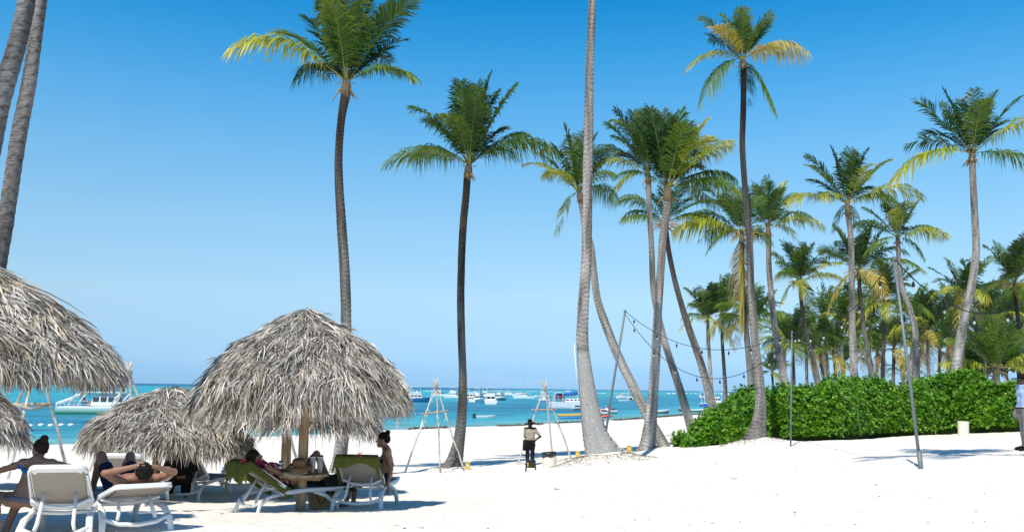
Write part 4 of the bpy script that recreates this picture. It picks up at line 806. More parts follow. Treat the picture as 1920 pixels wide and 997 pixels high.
def person(label, loc, rz, J, skin=(.30, .17, .11), hair=(.03, .02, .015), hairstyle='short', clothes=(), res=.011, scale=1., fem=False, group=None, hatf=None):
    """J: joints (local metres). clothes: [(name, colour, region(X,Y,Z,J)->sdf, offset)]"""
    t = thing('person', label, 'person', loc, rz, group)
    J = {k: np.array(v, float) for k, v in J.items()}
    B = Body(); pe, ch, nk, hd = J['pelvis'], J['chest'], J['neck'], J['head']
    for sd in 'LR':
        sh, el, wr = J['sh'+sd], J['el'+sd], J['wr'+sd]; hp, kn, an, to = J['hp'+sd], J['kn'+sd], J['an'+sd], J['to'+sd]; a = .88 if fem else 1
        B.cone(nk, sh, .042, .045*a, .05); B.ell(sh, (.056*a,)*3, k=.04)
        B.cone(sh, lerp(sh, el, .5), .050*a, .044*a, .02); B.cone(lerp(sh, el, .5), el, .044*a, .036*a, .02)
        B.cone(el, lerp(el, wr, .35), .036*a, .038*a, .02); B.cone(lerp(el, wr, .35), wr, .038*a, .025*a, .02)
        hdv = unit(J.get('hd'+sd, wr-el)); up = unit(np.cross(hdv, unit(J.get('hn'+sd, V3(0, 0, 1)))))  # lateral axis of the palm
        nrm = unit(np.cross(up, hdv)); cu = J['curl'+sd] if 'curl'+sd in J else .5
        pc = wr+hdv*.045
        B.cone(wr, wr+hdv*.04, .024, .026, .015)
        for q in range(4):
            off = up*(.030-q*.020); b0 = wr+hdv*.03+off*.7; b1 = wr+hdv*.082+off; B.cone(b0, b1, .013, .0115, .012)
            ln = [.040, .046, .043, .032][q]; d1 = unit(hdv+nrm*-cu*.7); m = b1+d1*ln; d2 = unit(hdv*(1-.5*cu)-nrm*cu*1.3); B.cone(b1, m, .0105, .009, .004); B.cone(m, m+d2*ln*.85, .009, .0075, .004)
        tb = wr+hdv*.03+up*.028; td = unit(hdv*.7+up*.75-nrm*.25); B.cone(tb, tb+td*.035, .014, .011, .01); B.cone(tb+td*.035, tb+td*.035+unit(td+hdv*.5)*.03, .0105, .0085, .005)
        B.cone(hp, lerp(hp, kn, .35), .082*a+.008, .077, .045); B.cone(lerp(hp, kn, .35), kn, .077, .052, .03)
        B.cone(kn, lerp(kn, an, .3), .050, .053, .025); B.cone(lerp(kn, an, .3), an, .053, .034, .02)
        fd = unit(to-an); B.cone(an, an-fd*.02-V3(0, 0, .02), .034, .032, .02); B.cone(an, to, .034, .022, .025); B.cone(lerp(an, to, .6)+unit(np.cross(fd, [0, 0, 1]))*.022, to+unit(np.cross(fd, [0, 0, 1]))*.02, .022, .017, .02)
    lat = unit(J['shR']-J['shL']); ax_ = unit(ch-pe); fr = unit(np.cross(ax_, lat)) if 'front' not in J else J['front']
    w = .055 if fem else .07
    for sg in (-1, 1):
        B.cone(pe+lat*sg*.065+ax_*.0, lerp(pe, ch, .45)+lat*sg*(w-.01), .095 if fem else .088, .082 if not fem else .075, .06)
        B.cone(lerp(pe, ch, .45)+lat*sg*(w-.01), ch+lat*sg*(w+.012), .080 if not fem else .074, .092 if not fem else .082, .05)
        if fem: B.ell(ch+fr*.085+lat*sg*.065-ax_*.02, (.058,)*3, k=.03)
    B.cone(ch+ax_*.03, nk-ax_*.02, .085, .06, .05); B.cone(nk-ax_*.01, lerp(nk, hd, .6), .052 if not fem else .045, .050 if not fem else .043, .03)
    f = unit(J['face']); u = unit(J.get('headup', hd-nk)); u = unit(u-f*(u@f)); s_ = np.cross(f, u); Mh = np.stack([s_, f, u])
    L = lambda x, y, z: hd+s_*x+f*y+u*z
    B.ell(L(0, -.012, .025), (.074, .094, .092), Mh, .02); B.ell(L(0, .022, -.045), (.055, .066, .070), Mh, .03); B.cone(L(0, .075, -.095), L(0, .07, -.09), .018, .018, .025)
    B.cone(L(0, .083, .015), L(0, .106, -.022), .009, .013, .012); B.cone(L(-.018, .087, -.058), L(.018, .087, -.058), .008, .008, .006); B.cone(L(-.016, .085, -.070), L(.016, .085, -.070), .009, .009, .006)
    for sg in (-1, 1):
        B.ell(L(sg*.076, -.008, -.005), (.010, .020, .030), Mh, .008); B.ell(L(sg*.03, .072, .028), (.024, .012, .010), Mh, .012); B.ell(L(sg*.036, .060, -.025), (.022, .02, .02), Mh, .02)
    D, lo, rs, ax3 = B.field(res); V, F = nets(D, lo, rs)
    V = V*scale
    part('body', V, F, M_skin, t, smooth=True, col=np.tile(np.array(skin), (len(V), 1)))
    eb = MB()
    for sg in (-1, 1):
        for (c, r) in (((.88, .86, .84), .0115), ((.05, .03, .02), .0065)):
            eb.col = c; cc = L(sg*.030, .080 if r > .01 else .0885, .008)*scale
            eb.lathe([(r*math.sin(a)*scale, -r*math.cos(a)*scale) for a in np.linspace(.15, 2.99, 6)], cc, 8)
    eb.build('eyes', M_skin, t, smooth=True)
    X, Y, Z = np.meshgrid(*ax3, indexing='ij'); G = (X, Y, Z)
    for (nm, colr, reg, off) in clothes:
        Dc = np.maximum(D-off, reg(X, Y, Z))
        if (Dc < 0).sum() < 8: continue
        Vc, Fc = nets(Dc, lo, rs)
        cc = np.tile(np.array(colr), (len(Vc), 1)) if not callable(colr) else colr(Vc)
        part(nm, Vc*scale, Fc, M_cloth, t, smooth=True, col=cc)
    H = Body()
    if hairstyle != 'none':
        H.ell(L(0, -.022, .036), (.082, .098, .094), Mh, .02)
        if hairstyle in ('bun', 'topbun'):
            H.ell(L(0, -.075, .0), (.055, .05, .06), Mh, .03); c = L(0, -.09, .115) if hairstyle == 'topbun' else L(.02, -.11, .09); H.ell(c, (.046, .042, .040), Mh, .012)
            if hairstyle == 'bun':
                for i in range(7): a = c+np.array([R_.uniform(-.04, .04), R_.uniform(-.03, .03), R_.uniform(-.03, .03)]); H.cone(c, a+unit(a-c)*.035, .02, .008, .01)
                H.cone(L(-.05, -.02, .07), L(-.06, -.02, .12), .03, .02, .02)
        if hairstyle == 'long':
            for q in range(6): H.cone(L((q-2.5)*.028, -.07, .05), L((q-2.5)*.034, -.12, -.16), .035, .018, .03)
        if hairstyle == 'curly':
            for i in range(26):
                a = unit(np.array([R_.gauss(0, 1), R_.gauss(0, 1)-.4, R_.gauss(0, 1)+.5])); q = L(*(a*np.array([.082, .095, .09])+np.array([0, -.02, .04]))); H.ell(q, (.022,)*3, k=.012)
        DH, lo2, r2, a3 = H.field(res)
        XX, YY, ZZ = np.meshgrid(*a3, indexing='ij'); Pp = np.stack([XX, YY, ZZ], -1)-hd
        cut = (Pp@f)*.80-(Pp@u)*.45-.032        # keep the face clear
        DH = np.maximum(DH, cut); V, F = nets(DH, lo2, r2)
        part('hair', V*scale, F, M_hair, t, smooth=True, col=np.tile(np.array(hair), (len(V), 1)))
    return t
def band(c, n, half, soft=0):
    c = np.array(c, float); n = unit(n)
    return lambda X, Y, Z: np.abs((X-c[0])*n[0]+(Y-c[1])*n[1]+(Z-c[2])*n[2])-half
def balls(*cs): return lambda X, Y, Z: np.minimum.reduce([np.sqrt((X-c[0])**2+(Y-c[1])**2+(Z-c[2])**2)-c[3] for c in cs])
def inter(*fs): return lambda X, Y, Z: np.maximum.reduce([f(X, Y, Z) for f in fs])
def uni(*fs): return lambda X, Y, Z: np.minimum.reduce([f(X, Y, Z) for f in fs])
def capsr(*cs):
    def f(X, Y, Z):
        o = np.full(X.shape, 9.)
        for (a, b, r) in cs:
            a = np.array(a, float); ba = np.array(b, float)-a; px, py, pz = X-a[0], Y-a[1], Z-a[2]; h = np.clip((px*ba[0]+py*ba[1]+pz*ba[2])/(ba@ba), 0, 1)
            o = np.minimum(o, np.sqrt((px-ba[0]*h)**2+(py-ba[1]*h)**2+(pz-ba[2]*h)**2)-r)
        return o
    return f
# ------------------------------------------------------------------ loungers
def lounger(label, loc, rz, ang=38, width=.68, group='white sun loungers with taupe slings', tilt=0, flatback=False, skipfront=False):
    t = thing('sun_lounger', label, 'sun lounger', loc, rz, group); hw = width/2; zs = .34
    a = math.radians(ang); ca, sa = math.cos(a), math.sin(a); BL = .74
    bk = lambda x, v, o=0: Vector((x, -.02-ca*v-sa*o*0+sa*o, zs+.02+sa*v+ca*o))
    for sx in (-1, 1):
        m = MB(); m.tube([(sx*hw*.955, -.16, zs-.04), (sx*hw*.96, 0, zs-.02), (sx*hw*.97, .3, zs), (sx*hw*.97, .9, zs-.01), (sx*hw*.90, 1.22, zs+.01)], [.026, .032, .030, .030, .03], 8, 1.2, up=(0, 0, 1)); m.build('side_rail', M_plastic, t, smooth=True)
        m = MB(); m.tube([(sx*hw*.95, -.12, zs-.04), (sx*hw*1.02, -.34, zs-.07), (sx*hw*1.08, -.47, zs-.17), (sx*hw*1.12, -.52, .02), (sx*hw*1.12, -.52, -.05)], [.026, .029, .028, .024, .022], 8, 1.3, up=(1, 0, 0)); m.build('leg', M_plastic, t, smooth=True)
        m = MB(); m.tube([(sx*hw*.95, .42, zs-.03), (sx*hw*1.0, .62, zs-.10), (sx*hw*1.06, .80, .10), (sx*hw*1.08, .86, -.05)], [.027, .031, .028, .022], 8, 1.3, up=(1, 0, 0)); m.build('leg', M_plastic, t, smooth=True)
        m = MB(); v0 = .30; m.tube([bk(sx*hw*.50, v0, -.03), (sx*hw*.56, -.44, zs-.10), (sx*hw*.62, -.47, zs-.16)], [.018, .022, .02], 6, 1.2); m.build('back_stay', M_plastic, t, smooth=True)
    m = MB(); m.tube([(-hw*1.06, -.46, zs-.14), (-hw*.6, -.50, zs-.20), (0, -.52, zs-.215), (hw*.6, -.50, zs-.20), (hw*1.06, -.46, zs-.14)], .030, 8, .8); m.build('rear_crossbar', M_plastic, t, smooth=True)
    m = MB(); m.tube([(-hw*.95, 1.20, zs+.01), (0, 1.24, zs+.01), (hw*.95, 1.20, zs+.01)], .028, 8); m.build('front_crossbar', M_plastic, t, smooth=True); m = MB(); m.tube([(-hw*.95, .02, zs-.03), (0, .02, zs-.05), (hw*.95, .02, zs-.03)], .022, 6); m.build('middle_crossbar', M_plastic, t, smooth=True)
    nx = 8; ny = 14; V = []; F = []
    for j in range(ny+1):
        for i in range(nx+1):
            x = (-1+2*i/nx); V.append((x*hw*.90, .04+1.14*j/ny, zs+.015-.035*(1-x*x)*math.sin(PI*min(j/ny*1.1, 1))))
    for j in range(ny):
        for i in range(nx): F.append((j*(nx+1)+i, j*(nx+1)+i+1, (j+1)*(nx+1)+i+1, (j+1)*(nx+1)+i))
    part('seat_sling', V, F, M_sling, t, smooth=True)
    # backrest: rounded flat frame ring with a sling inside
    def ring(hx, v0, v1, rad, n=6, topn=.92):
        P = []
        for (cx_, cv, a0) in ((hx*topn-rad, v1-rad, 0), (-(hx*topn-rad), v1-rad, PI/2), (-(hx-rad), v0+rad, PI), (hx-rad, v0+rad, 1.5*PI)):
            for k in range(n+1): an = a0+PI/2*k/n; P.append((cx_+rad*math.cos(an), cv+rad*math.sin(an)))
        return P
    o1 = ring(hw, -.02, BL, .10); i1 = ring(hw-.075, .075, BL-.085, .045); n = len(o1); V = []
    for off in (.018, -.018):
        V += [bk(x, v, off-.012*(abs(off) > 0)*0+.02*((x/hw)**2)) for x, v in o1]; V += [bk(x, v, off+.02*((x/hw)**2)) for x, v in i1]
    F = []
    for i in range(n):
        j = (i+1) % n; F += [(i, j, n+j, n+i), (2*n+j, 2*n+i, 3*n+i, 3*n+j), (j, i, 2*n+i, 2*n+j), (n+i, n+j, 3*n+j, 3*n+i)]
    fr_ = part('backrest_frame', V, F, M_plastic, t)
    m = MB(); m.tube([bk(x, v, -.022+.02*((x/hw)**2)) for x, v in ring(hw*.985, -.01, BL-.01, .10)]+[bk(*ring(hw*.985, -.01, BL-.01, .10)[0], -.022)], .014, 6, cap=False); m.build('rim', M_plastic, fr_, smooth=True)
    # perforation slots down both sides of the frame
    m = MB()
    for sx in (-1, 1):
        for k in range(13):
            v = .12+.50*k/12; c = bk(sx*(hw*.985-.042), v, -.0135+.014); d_ = bk(sx*(hw*.985-.042), v+.018, -.0135+.014); m.tube([c-Vector((0, sa*.032, ca*.032)), d_-Vector((0, sa*.032, ca*.032))], .005, 5)
    m.build('slot', M_black, fr_)
    V = []; F = []
    for j in range(9):
        for i in range(9): x = (-1+2*i/8)*(hw-.055); v = .06+(BL-.13)*j/8; V.append(bk(x, v, -.004-.03*(1-(x/hw)**2)*math.sin(PI*j/8)))
    for j in range(8):
        for i in range(8): F.append((j*9+i, j*9+i+1, j*9+i+10, j*9+i+9))
    part('back_sling', V, F, M_sling, t, smooth=True)
    m = MB(); m.tube([bk(-hw*.95, .20, -.035), bk(-hw*.5, .12, -.06), bk(0, .10, -.07), bk(hw*.5, .12, -.06), bk(hw*.95, .20, -.035)], .026, 8, .8); m.build('back_brace', M_plastic, t, smooth=True)
    return t
def gpt(px, Y): p = at(px, 900, Y); p.z = gz(p.x, p.y); return p
LA = gpt(123, 10.1)
lounger('white lounger in front of the woman in the blue bikini top, its back to us', LA, math.radians(17), 40, width=.61)
LB = gpt(238, 10.7)
lounger('white lounger with nearly flat back under the man with raised knees', LB, math.radians(38), 16, width=.66)
LC = gpt(365, 18.9); lounger('smaller white lounger farther off beside the person in black', LC, math.radians(-10), 46)
lounger('white lounger mostly hidden behind the raised knees of the man lying down', gpt(247, 15.8), math.radians(4), 42)
LD = gpt(524, 14.3)
lounger('white lounger under the reading woman, olive towel over its tilted back', LD, math.radians(-50), 34)
LE = gpt(684, 14.75)
lounger('white lounger beside the woman with the top bun, olive towel over its back', LE, math.radians(-4), 40)
lounger('white lounger far behind the olive towel, only its legs showing', gpt(447, 20.5), math.radians(20), 30)
# ------------------------------------------------------------------ towels
def towel(label, root_t, W, v0, v1, front, ang, side=(0, 0), seed=1, hw=.34, name='towel'):
    """towel thrown over a backrest: hangs down behind it (towards us) and lies on its front"""
    rng = np.random.RandomState(seed); a = math.radians(ang); ca, sa = math.cos(a), math.sin(a); zs = .36
    nx, ny = 26, 34; x0, x1 = W; V = []
    for j in range(ny+1):
        for i in range(nx+1):
            x = x0+(x1-x0)*i/nx; s_ = -v0+(v0+v1)*j/ny   # s<0: behind, s>0: in front
            over = max(abs(x)-hw*.96, 0)
            ax_ = math.copysign(min(abs(x), hw*.96), x)
            wob = .02*math.sin(x*23+s_*5+seed)+.012*math.sin(x*41+2)
            top = .755
            if s_ < 0:
                d = -s_; hang = d*(1+.10*math.sin(x*5+seed)+.22*math.sin(x*11+seed*2)); y = -.02-ca*top-.035-wob*.8-.02*d-.0; z = zs+sa*top+.02-hang
                y = y-(.03 if d > .05 else .03*d/.05)
                lim_y = -.02-ca*(top-d/max(sa, .3))-.03
            else:
                v = top-s_; y = -.02-ca*v+sa*.03+wob*.3; z = zs+sa*v+ca*.03+.01
                if v < .05: y = -.02+.03+(.05-v); z = zs+.03
            z -= over*1.6; y += 0
            V.append((ax_+math.copysign(over*.35, x)+wob*.4, y, z))
    F = [(j*(nx+1)+i, j*(nx+1)+i+1, (j+1)*(nx+1)+i+1, (j+1)*(nx+1)+i) for j in range(ny) for i in range(nx)]
    o = part(name, V, F, M_towel, None, smooth=True); o.matrix_world = root_t[0] if isinstance(root_t, tuple) else root_t.matrix_world
    md = o.modifiers.new('thick', 'SOLIDIFY'); md.thickness = .012
    tag(o, label, 'towel'); return o
def wm(p, rz): return Matrix.Translation(p) @ Matrix.Rotation(rz, 4, 'Z')
M_rib = mat('pink_ribbon', (.75, .06, .10), .6, .3)
o = towel('olive towel draped over the back of the reading woman\'s lounger', (wm(LD, math.radians(-50)),), (-.44, .42), .30, .74, 0, 34, seed=3)
o = towel('olive towel draped over the back of the lounger by the woman with the top bun', (wm(LE, math.radians(-4)),), (-.43, .42), .17, .7, 0, 40, seed=5)
def ribbon(label, p):
    m = MB()
    for k in range(4):
        a = k*1.6+.4; m.tube([(0, 0, 0), (math.cos(a)*.03, .0, .02+math.sin(a)*.02), (math.cos(a)*.05, -.02, math.sin(a)*.05)], [.008, .014, .006], 6, .4)
    m.tube([(0, 0, 0), (.01, -.01, -.05), (-.01, -.01, -.1)], [.01, .012, .005], 6, .4)
    o = m.build('ribbon_tie', M_rib, None, smooth=True, loc=p); tag(o, label, 'ribbon')
ribbon('pink ribbon tied to the corner of the olive towel left of the table', wm(LD, math.radians(-50)) @ Vector((.22, -.02-math.cos(math.radians(34))*.76-.05, .38+math.sin(math.radians(34))*.76)))
ribbon('pink ribbon tied on top of the olive towel right of the table', wm(LE, math.radians(-4)) @ Vector((.05, -.02-math.cos(math.radians(40))*.76-.03, .39+math.sin(math.radians(40))*.76)))
# dark towel heaped over the foot of the reading woman's lounger
def heap(label, M, W, y0, y1, col, seed, h=.12):
    nx, ny = 24, 34; V = []
    for j in range(ny+1):
        for i in range(nx+1):
            x = W[0]+(W[1]-W[0])*i/nx; y = y0+(y1-y0)*j/ny; e = max(abs(x)-.34, 0)
            z = .37+h*max(0, 1-(x/.36)**2)*(.6+.5*math.sin(j/ny*PI))+.03*math.sin(x*17+y*5+seed)+.02*math.sin(y*19+x*7)-e*1.9
            V.append((x*(1 if e == 0 else .95), y+.02*math.sin(x*9), z))
    F = [(j*(nx+1)+i, j*(nx+1)+i+1, (j+1)*(nx+1)+i+1, (j+1)*(nx+1)+i) for j in range(ny) for i in range(nx)]
    o = part('towel', V, F, M_cloth, None, smooth=True, col=[col]*len(V)); o.matrix_world = M; md = o.modifiers.new('thick', 'SOLIDIFY'); md.thickness = .012; tag(o, label, 'towel')
heap('dark green towel spread over the foot end of the reading woman\'s lounger', wm(LD, math.radians(-50)), (-.39, .39), .62, 1.26, (.035, .042, .03), 2, .14)
# ------------------------------------------------------------------ table and what stands on it
TP = Vector(p2); TZ = .57
t = thing('round_table', 'round wooden table fixed around the post of the large thatched umbrella', 'table', TP)
for i in range(7):
    x0 = -.40+i*.80/7; x1 = x0+.80/7-.006; n = 8; V = []; R0 = .40
    xs = np.linspace(x0, x1, n)
    top = [(x, math.sqrt(max(R0**2-x*x, .004))) for x in xs]; hole = abs((x0+x1)/2) < .09
    segs = [(-1, 1)] if not hole else [(1, 0), (-1, 0)]
    m = MB(); m.col = (1.25, 1.15, 1.0) if i % 2 else (1.1, 1.02, .92)
    for sg in ((1, -1) if hole else (0,)):
        lo_ = [(x, .09) for x in xs] if hole else [(x, -y) for x, y in top]
        up_ = top
        if hole and sg < 0: up_ = [(x, -y) for x, y in top]; lo_ = [(x, -.09) for x in xs]
        V = [Vector((y, x, z)) for z in (TZ-.045, TZ) for (x, y) in lo_+up_[::-1]]; k = 2*n
        F = [tuple(range(k)), tuple(range(2*k-1, k-1, -1))]+[(a_, a_+k, (a_+1) % k+k, (a_+1) % k) for a_ in range(k)]
        m.add(V, F)
    m.build('plank', M_wood, t)
m = MB(); m.col = (1.1, 1, .9); m.box((0, -.10, TZ-.075), (.62, .045, .055)); m.box((0, .10, TZ-.075), (.62, .045, .055)); m.build('bearer', M_wood, t)
def hat(label, loc, rot, crown, brim, h, col, bandc, sag=.02):
    t = thing('sun_hat', label, 'hat', loc); t.rotation_euler = rot
    n = 28; V = []; F = []; prof = [(brim, -sag), (brim*.8, .004), (crown*1.08, .008), (crown, .03), (crown*.97, h*.7), (crown*.80, h*.95), (crown*.4, h), (.01, h*.96)]
    for (r, z) in prof:
        for i in range(n): a = 2*PI*i/n; V.append((r*math.cos(a)*1.08, r*math.sin(a), z+(.018*math.sin(a*3+r*20) if r > crown*1.2 else 0)))
    for j in range(len(prof)-1):
        for i in range(n): F.append((j*n+i, j*n+(i+1) % n, (j+1)*n+(i+1) % n, (j+1)*n+i))
    o = part('hat_body', V, F, M_straw, t, smooth=True, col=[col]*len(V)); md = o.modifiers.new('thick', 'SOLIDIFY'); md.thickness = .005
    if bandc:
        m = MB(); m.col = bandc; m.lathe([(crown*1.03, .012), (crown*1.035, .035)], n=n); b = m.build('hat_band', M_cloth, t); b.scale = (1.08, 1, 1)
hat('pale straw hat lying on the round table, in front of the post', TP+Vector((-.05, -.24, TZ+.028)), (0, 0, .3), .095, .20, .10, (.62, .45, .24), (.10, .07, .05))
hat('brown wide-brimmed hat stacked on the pale straw hat on the table', TP+Vector((.00, -.22, TZ+.125)), (.10, -.16, 1.0), .10, .20, .11, (.25, .13, .065), None, .03)
def tumbler(label, loc):
    t = thing('insulated_tumbler', label, 'tumbler', loc, 0, 'tumblers on the round table')
    m = MB(); m.col = (.55, .45, .38); m.lathe([(.034, 0), (.038, .02), (.044, .12), (.046, .25)]); m.build('cup', M_paint, t, smooth=True)
    m = MB(); m.col = (.10, .08, .08); m.lathe([(.048, .25), (.049, .265), (.044, .275)]); m.build('lid', M_paint, t)
    m = MB(); m.col = (.8, .78, .75); m.lathe([(.047, .235), (.0475, .25)]); m.build('rim', M_paint, t)
tumbler('left beige tumbler with dark lid on the table, next to the brown hat', TP+Vector((.165, -.02, TZ))); tumbler('right beige tumbler with dark lid, nearest the table edge', TP+Vector((.275, .0, TZ)))
t = thing('wine_glass', 'clear stemmed wine glass on the left side of the round table', 'wine glass', TP+Vector((-.34, .05, TZ)))
m = MB(); m.lathe([(.032, 0), (.004, .006), (.004, .07), (.03, .10), (.038, .14), (.032, .18), (.030, .18), (.036, .14), (.02, .10)]); m.build('bowl_and_stem', M_clear, t, smooth=True)
for k, (dx, c) in enumerate(((-.27, (.03, .03, .04)), (-.22, (.30, .12, .05)), (-.16, (.04, .05, .10)))):
    m = MB(); m.col = c; m.box((0, 0, .025), (.05, .06, .05), rz=k*.7, bev=.012); o = m.build('sunglasses_case', M_paint, None, smooth=False, loc=TP+Vector((dx, -.14+.05*k, TZ)))
    tag(o, ['small black case at the left of the table top', 'small brown pouch beside the black case on the table', 'small navy case beside the straw hat on the table'][k], 'case')
# bag
BGp = gpt(604, 14.75)
t = thing('beach_bag', 'woven tan beach bag with brown handles on the shaded sand by the post', 'bag', BGp, .25)
V = []; F = []; prof = [(0, .17, .085), (.03, .19, .10), (.16, .205, .085), (.26, .215, .05)]; n = 24
for (z, a_, b_) in prof:
    for i in range(n): an = 2*PI*i/n; V.append((a_*abs(math.cos(an))**.6*math.copysign(1, math.cos(an)), b_*abs(math.sin(an))**.7*math.copysign(1, math.sin(an)), z+(.02*math.cos(an*2) if z > .2 else 0)))
for j in range(3):
    for i in range(n): F.append((j*n+i, j*n+(i+1) % n, (j+1)*n+(i+1) % n, (j+1)*n+i))
F.append(tuple(range(n-1, -1, -1))); part('bag_body', V, F, M_straw, t, smooth=True, col=[(.40, .24, .12)]*len(V))
for y in (-.055, .055):
    m = MB(); m.col = (.20, .07, .035); m.tube([(-.09+.18*k/10, y-.05*math.sin(PI*k/10)*(1 if y < 0 else -1), .25+(.12*math.sin(PI*k/10) if y > 0 else -.15*math.sin(PI*k/10))) for k in range(11)], .011, 6); m.build('handle', M_paint, t, smooth=True)
# ------------------------------------------------------------------ the people under the umbrellas
def Z(v): return v
# woman in blue bikini, seen from behind, sitting on the left edge of her lounger
W1 = gpt(50, 10.35); W1.z += .34
blue = (.055, .17, .42)
J1 = dict(pelvis=(0, 0, .11), chest=(.07, .07, .37), neck=(.055, .13, .51), head=(.03, .23, .615), face=(-.65, .70, -.25), headup=(-.05, .25, .95), shR=(.225, .08, .475), elR=(.375, .20, .43), wrR=(.20, .36, .36), shL=(-.095, .10, .475), elL=(-.33, .22, .40), wrL=(-.56, .30, .33),
          hpL=(-.09, .02, .07), knL=(-.42, .28, .10), anL=(-.55, .36, -.30), toL=(-.62, .46, -.34), hpR=(.09, .04, .07), knR=(-.20, .40, .10), anR=(-.35, .45, -.30), toR=(-.42, .55, -.34))
bn = unit(np.array([.07, .07, .37])-np.array([0, 0, .11]))
person('woman in a blue bikini top seen from behind, leaning on her left arm', W1, .12, J1, skin=(.34, .19, .13), hair=(.04, .026, .018), hairstyle='topbun', fem=True, res=.0115,
       clothes=[('bikini_top', blue, inter(band((.06, .07, .335), bn+np.array([.25, 0, 0]), .026), balls((.06, .07, .37, .22))), .009),
                ('bikini_strap', (.20, .25, .36), uni(inter(capsr(((-.055, .0, .37), (-.075, .10, .54), .010)), balls((.06, .07, .37, .4))), capsr(((.165, .0, .36), (.17, .10, .53), .010))), .006),
                ('bikini_bottom', (.16, .18, .22), inter(band((0, 0, .07), bn+np.array([-.1, 0, 0]), .03), balls((0, 0, .08, .26))), .010)])
W1b = gpt(-38, 9.9); W1b.z += .36
person('person at the left edge in khaki bikini bottoms, only hip and leg in view', W1b, .1, dict(pelvis=(.05, 0, .12), chest=(-.12, .05, .38), neck=(-.18, .08, .55), head=(-.20, .12, .68), face=(-.5, .8, 0), shR=(-.03, .05, .50), elR=(-.02, .18, .30), wrR=(-.15, .34, .30), shL=(-.34, .08, .50), elL=(-.5, .2, .35), wrL=(-.55, .4, .3),
       hpL=(-.02, .02, .08), knL=(-.20, .45, .10), anL=(-.25, .5, -.30), toL=(-.28, .62, -.34), hpR=(.13, .0, .08), knR=(.22, -.05, -.12+.0), anR=(.06, -.10, -.34), toR=(.0, .02, -.36)), skin=(.34, .20, .12), hair=(.05, .03, .02), fem=True, res=.013,
       clothes=[('bikini_bottom', (.26, .20, .10), inter(band((.06, 0, .10), (-.3, 0, 1), .085), balls((.06, 0, .08, .27))), .010)])
# man lying back with raised knees (lounger LB heads away to the left)
a24 = math.radians(16); cb, sb = math.cos(a24), math.sin(a24)
def lb(v, h, x=0): return (x, -.02-cb*v-sb*h*0+sb*h, .36+sb*v+cb*h)
J2 = dict(pelvis=(0, .12, .47), chest=lb(.30, .13), neck=lb(.50, .14), head=lb(.63, .19), face=unit((0, .45, .80)), headup=(0, -.85, .5), shR=lb(.43, .12, .19), elR=lb(.60, .16, .35), wrR=lb(.72, .20, .12), shL=lb(.43, .12, -.19), elL=lb(.48, .20, -.36), wrL=lb(.70, .22, -.10), hdR=(-1, .1, .2), hdL=(1, .1, .3),
          hpR=(.10, .18, .46), knR=(.16, .50, .79), anR=(.14, .82, .43), toR=(.15, .98, .41), hpL=(-.10, .18, .46), knL=(-.18, .46, .81), anL=(-.17, .78, .43), toL=(-.18, .94, .41), curlL=.8, curlR=.8, front=np.array([0, .3, .95]))
person('man in navy shorts lying with knees raised and hands behind his head', LB, math.radians(38), J2, skin=(.27, .14, .09), hair=(.012, .010, .009), hairstyle='curly', res=.0115,
       clothes=[('shorts', (.012, .02, .045), uni(balls((0, .14, .46, .19)), capsr(((.10, .18, .46), (.14, .34, .64), .11), ((-.10, .18, .46), (-.14, .34, .64), .11))), .012)])
# person in black sitting beyond
W3 = gpt(338, 18.0); W3.z += .36
person('person in loose black clothing sitting in the shade of the low umbrella', W3, .4, dict(pelvis=(0, 0, .12), chest=(.02, .03, .40), neck=(.02, .05, .56), head=(.02, .09, .70), face=(-.4, .9, -.1), shR=(.19, .03, .52), elR=(.25, .10, .28), wrR=(.12, .28, .22), shL=(-.17, .03, .52), elL=(-.25, .12, .28), wrL=(-.14, .30, .22),
       hpL=(-.09, .02, .08), knL=(-.16, .44, .10), anL=(-.18, .48, -.30), toL=(-.2, .6, -.34), hpR=(.09, .02, .08), knR=(.14, .44, .10), anR=(.14, .48, -.30), toR=(.14, .6, -.34)), skin=(.25, .13, .08), hair=(.01, .01, .01), hairstyle='long', fem=True, res=.02,
       clothes=[('black_robe', (.008, .008, .009), lambda X, Y, Z: np.maximum(Z-.575, -Z-.25), .05)])
# reading woman on LD
a44 = math.radians(34); cd, sd_ = math.cos(a44), math.sin(a44)
def ld(v, h, x=0): return (x, -.02-cd*v+sd_*h, .36+sd_*v+cd*h)
J4 = dict(pelvis=(0, .14, .48), chest=ld(.30, .13), neck=ld(.47, .14), head=ld(.60, .17), face=unit((-.1, .85, .25)), headup=ld(.2, .05)-np.array(ld(0, 0)), shR=ld(.40, .12, .17), elR=(.30, .12, .50), wrR=(.16, .28, .72), shL=ld(.40, .12, -.17), elL=(-.27, .05, .55), wrL=(-.06, .30, .66), hdR=(-.2, .3, .9), hdL=(.3, .5, .6),
          hpR=(.10, .20, .46), knR=(.12, .55, .86), anR=(.13, .80, .43), toR=(.13, .95, .42), hpL=(-.10, .20, .46), knL=(-.13, .62, .58), anL=(-.12, 1.02, .44), toL=(-.12, 1.12, .52), curlR=.9, front=np.array([0, .7, .7]))
def floral(Vc):
    n_ = fbm(Vc[:, 0]*28+3, Vc[:, 1]*28+Vc[:, 2]*22, 2); c = np.tile(np.array([.50, .03, .10]), (len(Vc), 1)); c[n_ > .47] = (.75, .68, .62); return c
person('woman in a pink floral top lying on her lounger and reading a phone', LD, math.radians(-50), J4, skin=(.32, .17, .11), hair=(.035, .022, .016), hairstyle='long', fem=True, res=.011,
       clothes=[('floral_top', floral, inter(capsr((ld(.10, .13), ld(.36, .13), .21)), lambda X, Y, Z: np.abs(X)-.20), .010), ('bikini_bottom', (.03, .03, .035), balls((0, .13, .47, .16)), .010)])
